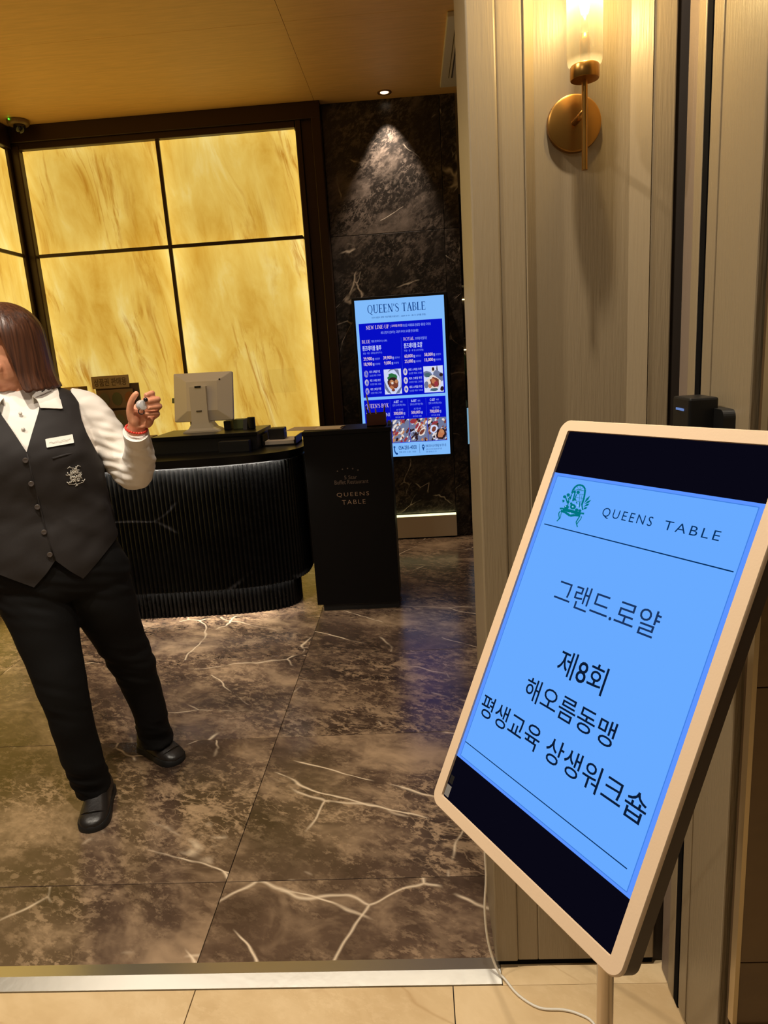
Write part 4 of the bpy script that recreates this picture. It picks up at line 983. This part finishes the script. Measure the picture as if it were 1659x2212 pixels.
# --- body: one continuous surface (head, neck, trunk, arms with hands, legs)
bd = MB()
HC = Vector((-.066, -.012, 1.585)); HR = Matrix.Rotation(math.radians(-52), 3, 'Z') @ Matrix.Rotation(math.radians(14), 3, 'X')
def HP(x, y, z): return HC + HR @ Vector((x, y, z))
bd.ell(HC + HR @ Vector((0, .012, .022)), (.072, .088, .094), 28, 18, HR)      # skull
bd.ell(HP(0, -.030, -.035), (.058, .056, .078), 24, 14, HR)                    # face
bd.ell(HP(0, -.052, -.088), (.026, .024, .022), 16, 10, HR)                    # chin
bd.ell(HP(0, -.084, -.026), (.010, .014, .022), 12, 8, HR)                     # nose
bd.ell(HP(0, -.090, -.038), (.015, .011, .009), 12, 8, HR)
bd.ell(HP(0, -.077, -.064), (.022, .010, .011), 12, 8, HR)                     # lips
for s in (-1, 1):
    bd.ell(HP(s * .072, .018, -.012), (.009, .018, .030), 12, 8, HR)           # ears
    bd.ell(HP(s * .030, -.072, -.032), (.022, .014, .018), 12, 8, HR)          # cheeks
    bd.ell(HP(s * .028, -.075, .022), (.026, .010, .007), 12, 8, HR)           # brows
limb(bd, [(-.05, .012, 1.42, .058), (-.052, .010, 1.47, .053), (-.058, .004, 1.53, .052)])
bd.rings(torso_rings(-.014, 2.2, 40, 2))
ARM_L = [(.10, .01, 1.405, .050), (.150, .01, 1.365, .048), (.195, .0, 1.27, .044), (.235, -.012, 1.185, .040), (.256, -.06, 1.20, .038), (.260, -.12, 1.245, .034), (.255, -.185, 1.297, .026, .8), (.253, -.210, 1.322, .0245, .75), (.258, -.222, 1.345, .027, .7)]
limb(bd, ARM_L)
# raised hand: palm towards the viewer, thumb at the viewer's left
hx = Matrix.Rotation(math.radians(-24), 3, 'Y')
bd.ell((.276, -.222, 1.372), (.034, .0125, .042), 20, 14, Matrix.Rotation(math.radians(22), 3, 'Y'))
bd.ell((.250, -.230, 1.362), (.017, .015, .030), 16, 10, Matrix.Rotation(math.radians(-6), 3, 'Y'))
bd.ell((.293, -.226, 1.352), (.015, .013, .024), 16, 10, Matrix.Rotation(math.radians(24), 3, 'Y'))
limb(bd, [(.246, -.228, 1.358, .0145), (.241, -.240, 1.386, .0115), (.247, -.254, 1.414, .0095), (.258, -.264, 1.432, .0090), (.267, -.270, 1.440, .0065)], 14)
FIN = [((.282, -.222, 1.402), (.302, -.232, 1.427), (.308, -.262, 1.434), (.284, -.283, 1.429), .0092),
       ((.294, -.220, 1.392), (.318, -.234, 1.411), (.320, -.266, 1.415), (.286, -.288, 1.412), .0094),
       ((.302, -.218, 1.376), (.323, -.234, 1.390), (.321, -.264, 1.394), (.286, -.286, 1.393), .0090),
       ((.302, -.216, 1.358), (.318, -.230, 1.368), (.311, -.260, 1.374), (.276, -.276, 1.376), .0080)]
for p0, p1, p2, p3, r in FIN:
    limb(bd, [(*p0, r * 1.15), (*p1, r * 1.08), (*p2, r), (*p3, r * .82)], 14, 5)
# other arm hanging, relaxed hand
ARM_R = [(-.20, .01, 1.405, .050), (-.255, .015, 1.34, .048), (-.295, .02, 1.20, .043), (-.315, .01, 1.08, .038), (-.318, -.03, .96, .031), (-.315, -.055, .86, .025, .8), (-.314, -.062, .82, .030, .55), (-.313, -.068, .775, .034, .42)]
limb(bd, ARM_R)
for k in range(4):
    y = -.094 + .018 * k; ln = (.075, .085, .08, .062)[k]
    limb(bd, [(-.313, y, .785, .0088), (-.309, y - .002, .785 - ln * .5, .0082), (-.298, y - .003, .785 - ln, .0068)], 12)
limb(bd, [(-.312, -.085, .825, .012), (-.300, -.110, .795, .010), (-.294, -.116, .765, .0075)], 12)
LEG_R = [(-.125, .02, .86, .085), (-.10, .0, .74, .082), (-.078, -.035, .58, .068), (-.068, -.048, .46, .056), (-.060, -.035, .32, .055), (-.042, .012, .14, .034), (-.030, .034, .06, .028)]
LEG_L = [(.045, .03, .86, .085), (.09, .05, .74, .082), (.135, .085, .58, .068), (.170, .115, .46, .056), (.195, .16, .32, .055), (.208, .225, .14, .034), (.204, .254, .06, .028)]
limb(bd, LEG_R); limb(bd, LEG_L)
bd.ell((-.04, .015, .90), (.18, .115, .10), 24, 14)
bd.ell((-.040, -.02, .042), (.024, .080, .016), 16, 10, Matrix.Rotation(math.radians(-14), 3, 'Z')); bd.ell((.232, .20, .042), (.024, .080, .016), 16, 10, Matrix.Rotation(math.radians(26), 3, 'Z'))
v_, f_, n_ = remesh(bd, .0032, 4, .5)
mk('body', v_, f_, 'skin', per, smooth=True, local=True)
for s in (-1, 1):
    m = MB(); m.ell(HP(s * .028, -.0765, .004), (.011, .006, .006), 12, 8, HR); e_ = m.build('eye', pbr('eye_white', (220, 210, 200), .3), per, smooth=True, local=True)
    m = MB(); m.ell(HP(s * .028, -.0815, .004), (.005, .0025, .005), 12, 8, HR); m.build('iris', pbr('iris_brown', (36, 22, 16), .2), e_, smooth=True, local=True)
    m = MB(); m.tube([HP(s * .014, -.0845, .024), HP(s * .028, -.0855, .029), HP(s * .044, -.077, .025)], [.002, .0026, .0012], 8); m.build('eyebrow', pbr('brow', (44, 28, 20), .7), per, smooth=True, local=True)
m = MB(); m.ell(HP(0, -.0845, -.064), (.020, .0045, .0055), 14, 8, HR); m.build('mouth', pbr('lip', (168, 84, 76), .45), per, smooth=True, local=True)

# --- hair: chin-length bob, strands as relief
def hair_sheet():
    nphi, nt = 132, 40; v = []; f = []
    for i in range(nphi + 1):
        phi = math.radians(-180 + 360 * i / nphi)                     # 0 = face direction
        face = max(0.0, math.cos(phi)); ang = abs(math.degrees(phi))
        op = min(1, max(0, (62 - ang) / 14.0)); op = op * op * (3 - 2 * op)
        for j in range(nt + 1):
            t = j / nt
            zend = (-.128 + .007 * noise.noise(Vector((phi * 9, 0, 0)))) * (1 - op) + .052 * op
            ztop = .132
            if t < .45:
                th = t / .45 * PI / 2
                z = .030 + (ztop - .030) * math.cos(th); rad = math.sin(th)
                if z < zend: z = zend; rad = math.sqrt(max(0, 1 - ((z - .03) / (ztop - .03)) ** 2))
            else:
                u = (t - .45) / .55; z = .030 + (min(zend, .03) - .030) * u if zend < .03 else max(zend, .03)
                rad = 1.0
                if zend >= .03: rad = math.sqrt(max(0, 1 - ((zend - .03) / (ztop - .03)) ** 2))
            low = max(0, (.03 - z) / .16)
            flick = .20 * max(0, low - .62) ** 1.5 * 2.2
            a = (.094 + .006 * low) * rad; b = .108 * rad
            g = .0022 * noise.noise(Vector((math.cos(phi) * 16, math.sin(phi) * 16, z * 2.5))) + .0012 * noise.noise(Vector((math.cos(phi) * 46, math.sin(phi) * 46, z * 4)))
            q = 1 + flick + g * 9 * min(1, rad + .05)
            v.append(HP(a * q * math.sin(phi), .014 - b * q * math.cos(phi), z + .004))
    for i in range(nphi):
        for j in range(nt):
            A = i * (nt + 1) + j; f.append((A, A + 1, A + nt + 2, A + nt + 1))
    return v, f
HR_keep = HR
HR = Matrix.Rotation(math.radians(-52), 3, 'Z') @ Matrix.Rotation(math.radians(5), 3, 'X')
hv, hf = hair_sheet(); hv, hf = solidify(hv, hf, -.007)
HAIR = NT('brown_hair'); b_ = HAIR.n('ShaderNodeBsdfPrincipled'); b_.inputs['Roughness'].default_value = .38
tcn = HAIR.n('ShaderNodeTexCoord'); mpn = HAIR.n('ShaderNodeMapping'); mpn.inputs['Scale'].default_value = (130, 130, 5); HAIR.l(tcn.outputs['Object'], mpn.inputs[0])
nzn = HAIR.n('ShaderNodeTexNoise', _Scale=1.0, _Detail=4.0); HAIR.l(mpn.outputs[0], nzn.inputs['Vector'])
HAIR.l(HAIR.ramp(nzn.outputs[0], [(.3, lin((48, 27, 18))), (.7, lin((96, 58, 38)))]), b_.inputs['Base Color'])
bpn = HAIR.n('ShaderNodeBump', _Strength=.5, _Distance=.003); HAIR.l(nzn.outputs[0], bpn.inputs['Height']); HAIR.l(bpn.outputs[0], b_.inputs['Normal']); HAIR.l(b_.outputs[0], HAIR.out.inputs[0])
mk('hair', hv, hf, HAIR.m, per, smooth=True, local=True)
HR = HR_keep

# --- shirt: trunk and sleeves in one piece, creased at the elbow
sm = MB(); sm.rings(torso_rings(-.006, 2.3, 56, 3, .95))
SLEEVE_L = [(.085, .012, 1.408, .058), (.130, .012, 1.392, .060), (.165, .01, 1.345, .060), (.198, .0, 1.27, .057), (.228, -.008, 1.190, .057), (.250, -.035, 1.172, .056), (.263, -.075, 1.205, .052), (.264, -.125, 1.25, .0465), (.257, -.180, 1.292, .039), (.2535, -.200, 1.311, .0365)]
limb(sm, SLEEVE_L, 28, 6)
SLEEVE_R = [(-.185, .012, 1.408, .058), (-.232, .013, 1.388, .060), (-.262, .016, 1.32, .060), (-.296, .02, 1.20, .055), (-.316, .01, 1.08, .050), (-.320, -.03, .96, .042), (-.316, -.052, .87, .036)]
limb(sm, SLEEVE_R, 28, 5)
v_, f_, n_ = remesh(sm, .0045, 5, .5)
def crease(v, nrm):
    d1 = math.exp(-((v - Vector((.215, -.015, 1.23))).length / .085) ** 2) if v.x > 0 else 0
    d2 = math.exp(-((v - Vector((-.31, .0, 1.10))).length / .12) ** 2) if v.x < -.2 else 0
    far = 1.0 if (v.x > .10 or v.x < -.2) else .35
    n1 = noise.noise(Vector((v.x * 16 - v.z * 9, v.y * 14, v.z * 52 + v.x * 22)))
    n2 = noise.noise(Vector((v.x * 24, v.y * 24, v.z * 34)) + Vector((5, 1, 2)))
    return v + nrm * ((d1 + d2) * .013 * n1 + far * .0028 * n2 + far * .0022 * n1)
mk('shirt', [crease(v, n) for v, n in zip(v_, n_)], f_, 'shirt', per, smooth=True, local=True)
# cuff ring of the raised sleeve
m = MB(); limb(m, [(.2565, -.186, 1.2975, .0390), (.2535, -.203, 1.313, .0388), (.2525, -.212, 1.321, .0380)], 28, 3); m.build('cuff', 'shirt', per, smooth=True, sharp=50, local=True)
# collar: stand and two folded points
NCX, NCY = -.052, .010
KEY = [(0, (-.014, -.072, 1.448), (.003, -.107, 1.412)), (.22, (.002, -.058, 1.462), (.064, -.096, 1.404)), (.5, (.022, -.022, 1.486), (.060, -.034, 1.474)), (.75, (.016, .034, 1.500), (.044, .046, 1.486)), (1, (-.052, .076, 1.508), (-.052, .096, 1.484))]
cv = []; cf = []; nb = 6; half = []
for i in range(41):
    s_ = i / 40
    for (s0, F0, E0), (s1, F1, E1) in zip(KEY, KEY[1:]):
        if s0 <= s_ <= s1: break
    u_ = (s_ - s0) / (s1 - s0); half.append((Vector(F0).lerp(Vector(F1), u_), Vector(E0).lerp(Vector(E1), u_)))
mir = [(Vector((-.104 - a_.x, a_.y, a_.z)), Vector((-.104 - b_.x, b_.y, b_.z))) for a_, b_ in half][::-1]
seq_ = half + mir[1:]; na = len(seq_) - 1
for F_, E_ in seq_:
    out_ = Vector((F_.x + .052, F_.y, .25 * .1)).normalized()
    for j in range(nb + 1):
        u_ = j / nb; cv.append(F_.lerp(E_, u_) + out_ * .007 * math.sin(PI * u_) + Vector((0, 0, .004 * math.sin(PI * u_))))
for i in range(na):
    for j in range(nb):
        A = i * (nb + 1) + j; cf.append((A, A + 1, A + nb + 2, A + nb + 1))
# collar stand under the fold
k0 = len(cv)
for F_, E_ in seq_:
    cv.append(F_.copy()); cv.append(Vector((-.052 + (F_.x + .052) * .96, F_.y * .95, F_.z - .030)))
for i in range(na): cf.append((k0 + 2 * i, k0 + 2 * i + 1, k0 + 2 * i + 3, k0 + 2 * i + 2))
cv, cf = solidify(cv, cf, .003); mk('collar', cv, cf, 'shirt', per, smooth=True, sharp=45, local=True)
m = MB()
for z in (1.40, 1.355): m.lathe([(.001, .004), (.005, .003), (.0055, 0)], (-.053, -.118 if z < 1.38 else -.098, z), (0, -1, .3), 12)
m.build('shirt_buttons', pbr('shirt_button', (214, 206, 196), .35), per, smooth=True, local=True)

# --- vest: thick cloth shell cut to its pattern
tr_r = torso_rings(.010, 2.3, 112, 7, .84)
vv = []; nr = len(tr_r[0]); fl_ = []
for ri, ring in enumerate(tr_r):
    for p in ring:
        nrm = Vector((p.x - XC, (p.y) * 1.8, 0)).normalized()
        q = .0055 * noise.noise(Vector((p.x * 9, p.y * 9, p.z * 15 + p.x * 8))) + .004 * noise.noise(Vector((p.x * 20 - p.z * 12, p.y * 12, p.z * 26)))
        w = max(0, 1 - abs(p.z - 1.09) / .16)
        q += w * .0055 * noise.noise(Vector((p.x * 6 + p.z * 10, p.y * 6, p.z * 34 + abs(p.x + .05) * 22))) * (1 if p.y < 0 else .3)
        vv.append(p + nrm * q)
for i in range(len(tr_r) - 1):
    for k in range(nr): fl_.append((i * nr + k, i * nr + (k + 1) % nr, (i + 1) * nr + (k + 1) % nr, (i + 1) * nr + k))
fl_.append(tuple(range(nr - 1, -1, -1))); fl_.append(tuple((len(tr_r) - 1) * nr + k for k in range(nr)))
pat = [(-.054, 1.288), (-.030, 1.343), (-.004, 1.400), (.012, 1.445), (.020, 1.52), (.115, 1.52), (.1175, 1.45), (.112, 1.40), (.113, 1.365), (.120, 1.325), (.133, 1.285), (.150, 1.235), (.172, 1.21), (.36, 1.20), (.36, .975), (.178, .975), (.110, .926), (.042, .866), (.008, .902), (-.028, .945), (-.062, .905), (-.100, .868), (-.175, .918), (-.28, .975), (-.46, .975), (-.46, 1.20), (-.272, 1.21), (-.250, 1.235), (-.233, 1.285), (-.220, 1.325), (-.213, 1.365), (-.212, 1.40), (-.2175, 1.45), (-.215, 1.52), (-.125, 1.52), (-.116, 1.445), (-.103, 1.40), (-.077, 1.343)]
pm = MB(); pm.prism(pat, lambda a, b, h: (a, h, b), -.4, .4)
v_, f_ = boolean(vv, fl_, pm.v, pm.f)
vest = mk('vest', v_, f_, 'vest', per, smooth=True, sharp=48, local=True)
def front_y(x, z, inf=.010):
    """front of the vest surface at (x, z)"""
    L = lerpseq(TORSO, 7)
    rz = min(L, key=lambda q: abs(q[0] - z)); rx, ry, cy = rz[1] + inf, rz[2] + inf, rz[3]
    t = min(.999, abs((x - XC) / rx)); return cy - ry * (1 - t ** 2.3) ** (1 / 2.3)
# front edge, pocket welt and buttons
m = MB(); m.tube([(x, front_y(x, z) - .0012, z) for x, z in ((-.053, 1.285), (-.050, 1.22), (-.046, 1.15), (-.042, 1.08), (-.036, 1.0), (-.029, .947))], .0022, 6); m.build('front_edge', 'vest', vest, smooth=True, local=True)
m = MB(); m.tube([(x, front_y(x, z) - .001, z) for x, z in ((.012, 1.262), (.05, 1.268), (.095, 1.270))], .0035, 8); m.build('pocket_welt', 'vest', vest, smooth=True, local=True)
BT = pbr('horn_button', (74, 66, 62), .25, coat=.4)
for x, z in ((-.060, 1.266), (-.056, 1.194), (-.051, 1.119), (-.045, 1.039), (-.040, .967)):
    m = MB(); m.lathe([(.001, .0045), (.004, .004), (.0065, .006), (.0078, .0055), (.0082, .001), (.0082, -.004)], (x, front_y(x, z) - .001, z), (-.1, -1, 0), 18); m.build('button', BT, vest, smooth=True, local=True)
# name tag
TA = math.radians(-4)
def TG(a, b, h):
    x = .040 + a; z = 1.311 + b + a * .06
    return Vector((x, front_y(x, 1.311) - .006 - h + b * .38, z))
m = MB(); pr_ = rrect(-.0385, .0385, -.0125, .0125, .002, 3); m.prism(pr_, TG, 0, .003); nt_ = m.build('name_tag', pbr('tag_white', (240, 236, 226), .4), per, local=True)
sq = [(-.030 + .006 * k, .002 * math.sin(k * 2.1)) for k in range(11)]
v2, f2 = strokes2d([(*p, *q, .0012) for p, q in zip(sq, sq[1:])]); mk('tag_print', [TG(a, b, .0034) for a, b in v2], f2, pbr('tag_ink', (176, 168, 158), .6), nt_, local=True)
# crest: silver thread emblem of curls and bosses
cr_ = MB(); rc = random.Random(4)
def CP(a, b, h=0):
    x, z = .067 + a * 1.2, 1.199 + b * 1.2; return Vector((x, front_y(x, z) - .003 - h, z))
for k in range(40):
    a0 = 2 * PI * k / 40 * 3; rr = rc.uniform(.006, .023); cx0, cz0 = rr * math.cos(a0) * .95, rr * math.sin(a0) * 1.05; sp = rc.choice((-1, 1)); r0 = rc.uniform(.003, .0055)
    cr_.tube([CP(cx0 + r0 * (1 - t * .12) * math.cos(a0 + sp * t * .9), cz0 + r0 * (1 - t * .12) * math.sin(a0 + sp * t * .9), .001 * (t % 2)) for t in range(6)], .0011, 5)
for k in range(12): cr_.ell(CP(rc.uniform(-.011, .011), rc.uniform(-.015, .017)), (.0032, .002, .0032), 8, 5)
for s in (-1, 1): cr_.tube([CP(s * .004, -.022), CP(s * .016, -.020), CP(s * .022, -.012)], .0013, 5); cr_.tube([CP(s * .003, .02), CP(s * .010, .026), CP(s * .016, .022)], .0013, 5)
cr_.build('crest', pbr('silver_thread', (206, 200, 188), .45, .3), per, smooth=True, local=True)

# --- trousers
tm = MB()
tm.rings([ering((XC + dx, cy, z), rx, ry, 48, 2.3) for z, rx, ry, cy, dx in lerpseq([(.79, .17, .10, .03, .045), (.82, .212, .125, .025, .03), (.88, .226, .136, .02, .018), (.96, .208, .128, .015, .005), (1.03, .195, .118, .012, 0)], 4)])
TR_R = [(-.125, .02, .90, .100, 1.0), (-.118, .015, .84, .112, 1.0), (-.097, .0, .74, .108, 1.0), (-.086, -.025, .62, .092, 1.0), (-.071, -.045, .47, .076, 1.05), (-.061, -.03, .32, .068, 1.1), (-.050, -.006, .19, .066, 1.2), (-.038, .008, .105, .061, 1.25), (-.034, .010, .066, .061, 1.3)]
TR_L = [(.045, .025, .90, .100, 1.0), (.070, .03, .84, .112, 1.0), (.098, .045, .73, .108, 1.0), (.124, .075, .60, .090, 1.0), (.160, .11, .47, .080, 1.0), (.184, .15, .35, .069, 1.05), (.203, .19, .20, .063, 1.15), (.213, .215, .11, .060, 1.2), (.218, .218, .066, .061, 1.25)]
limb(tm, TR_R, 32, 6); limb(tm, TR_L, 32, 6)
v_, f_, n_ = remesh(tm, .006, 6, .5)
def fold(v, nrm):
    a = .0045 * noise.noise(Vector((v.x * 7, v.y * 7, v.z * 11)))
    knee = math.exp(-((v.z - .47) / .10) ** 2) * (1 if v.x > .05 else .4); hem = math.exp(-((v.z - .14) / .07) ** 2); hip = math.exp(-((v.z - .84) / .10) ** 2)
    b = (knee + hem + hip * .8) * .0085 * noise.noise(Vector((v.x * 10, v.y * 10, v.z * 34 + v.x * 14)))
    return v + nrm * (a + b)
mk('trousers', [fold(v, n) for v, n in zip(v_, n_)], f_, 'trouser', per, smooth=True, local=True)

# --- shoes
def shoe(heel, toe):
    h = Vector((*heel, 0)); t = Vector((*toe, 0)); dr = (t - h).normalized(); sd = Vector((dr.y, -dr.x, 0)); L = (t - h).length
    def P(u, s, z): return h + dr * (u * L) + sd * s + Vector((0, 0, z))
    up_ = MB(); prof = [(.0, .018, .060), (.03, .030, .082), (.12, .036, .094), (.25, .037, .098), (.38, .039, .100), (.50, .042, .094), (.64, .046, .076), (.78, .0475, .060), (.90, .042, .048), (.97, .028, .038), (1.0, .012, .030)]
    rings = []
    for u, w, z in lerpseq(prof, 3):
        r = []
        for k in range(22):
            a = PI * k / 21; cc = math.cos(a); ss = math.sin(a)
            r.append(P(u, w * math.copysign(abs(cc) ** .8, cc), .022 + (z - .022) * ss ** .75))
        r += [P(u, -w * .5, .02), P(u, w * .5, .02)]
        rings.append(r)
    up_.rings(rings)
    root = up_.build('shoe', 'shoe', per, smooth=True, sharp=60, local=True)
    so_ = MB(); outl = []
    op = [(.0, .020), (.03, .034), (.12, .041), (.3, .041), (.5, .045), (.66, .051), (.8, .0525), (.91, .046), (.98, .030), (1.015, .008)]
    R = [P(u - .01, w, 0) for u, w in lerpseq(op, 3)]; Lf = [P(u - .01, -w, 0) for u, w in lerpseq(op, 3)][::-1]; ring = R + Lf
    c_ = sum(ring, Vector()) / len(ring)
    so_.rings([[p * .985 + c_ * .015 for p in ring], [p + Vector((0, 0, .004)) for p in ring], [p + Vector((0, 0, .022)) for p in ring], [(p * .96 + c_ * .04) + Vector((0, 0, .027)) for p in ring]])
    so_.build('sole', 'sole', root, smooth=True, sharp=50, local=True)
    st_ = MB(); st_.tube([P(.76 + .05 * math.cos(PI * k / 12) * 0 + .10 * math.sin(PI * k / 12), .044 * math.cos(PI * k / 12), .030 + .030 * math.sin(PI * k / 12)) for k in range(13)], .0022, 6)
    st_.build('toe_seam', 'shoe', root, smooth=True, local=True)
    to_ = MB()
    to_.rings([[P(.44 + .10 * q, w, .100 - .022 * q + .004), P(.44 + .10 * q, -w, .100 - .022 * q + .004), P(.44 + .10 * q, -w * .8, .094 - .022 * q), P(.44 + .10 * q, w * .8, .094 - .022 * q)] for q, w in ((0, .024), (1, .020), (1.8, .012))])
    to_.build('tongue', 'shoe', root, smooth=True, sharp=40, local=True)
shoe((.006, .088), (-.062, -.152)); shoe((.168, .322), (.278, .112))

# --- bead bracelet
BR = pbr('red_beads', (206, 52, 34), .35)
br = empty('bracelet', (0, 0, 0)); br.parent = per; br['label'] = 'red bead bracelet'
bc = Vector((.2545, -.2165, 1.331)); ba_ = Vector((.02, -.5, .86)).normalized(); bu = Vector((1, 0, 0)); bu = (bu - ba_ * bu.dot(ba_)).normalized(); bw = ba_.cross(bu)
bead0 = None
for k in range(26):
    a = 2 * PI * k / 26; p = bc + bu * .0305 * math.cos(a) + bw * .0265 * math.sin(a) - ba_ * (.004 * math.cos(a))
    if bead0 is None:
        m = MB(); m.ell(p, (.0040, .0040, .0040), 10, 7); bead0 = m.build('bead', BR, br, smooth=True, local=True)
    else:
        c = bead0.copy(); COL.objects.link(c); c.parent = br; c.location = p
# --- gadget in the fingers (world placed through the person's frame)
def PW(p): p = Vector(p); return PO + Vector((p.x * math.cos(PANG) - p.y * math.sin(PANG), p.x * math.sin(PANG) + p.y * math.cos(PANG), p.z))
gd = empty('hand_gadget', PW((.276, -.278, 1.398))); tag(gd, 'small chrome and black gadget held between thumb and fingers', 'gadget')
CHR = pbr('chrome', (240, 240, 240), .3, .55)
ax_ = PW((.30, -.36, 1.40)) - PW((.276, -.278, 1.398))
m = MB(); m.lathe([(.006, -.014), (.0145, -.012), (.0155, -.006), (.0155, .004), (.0130, .009), (.004, .011)], PW((.273, -.276, 1.402)), ax_, 24); m.build('case', CHR, gd, smooth=True, sharp=40)
m = MB(); m.ell(PW((.283, -.292, 1.418)), (.0065, .0065, .0065), 14, 10); m.build('knob', pbr('knob_black', (16, 16, 18), .25), gd, smooth=True)
m = MB(); m.tube([PW((.268 + .008 * math.cos(a), -.279, 1.384 + .008 * math.sin(a))) for a in [PI * k / 8 for k in range(17)]], .0016, 6); m.build('finger_ring', pbr('ring_dark', (40, 40, 44), .3, .6), gd, smooth=True)
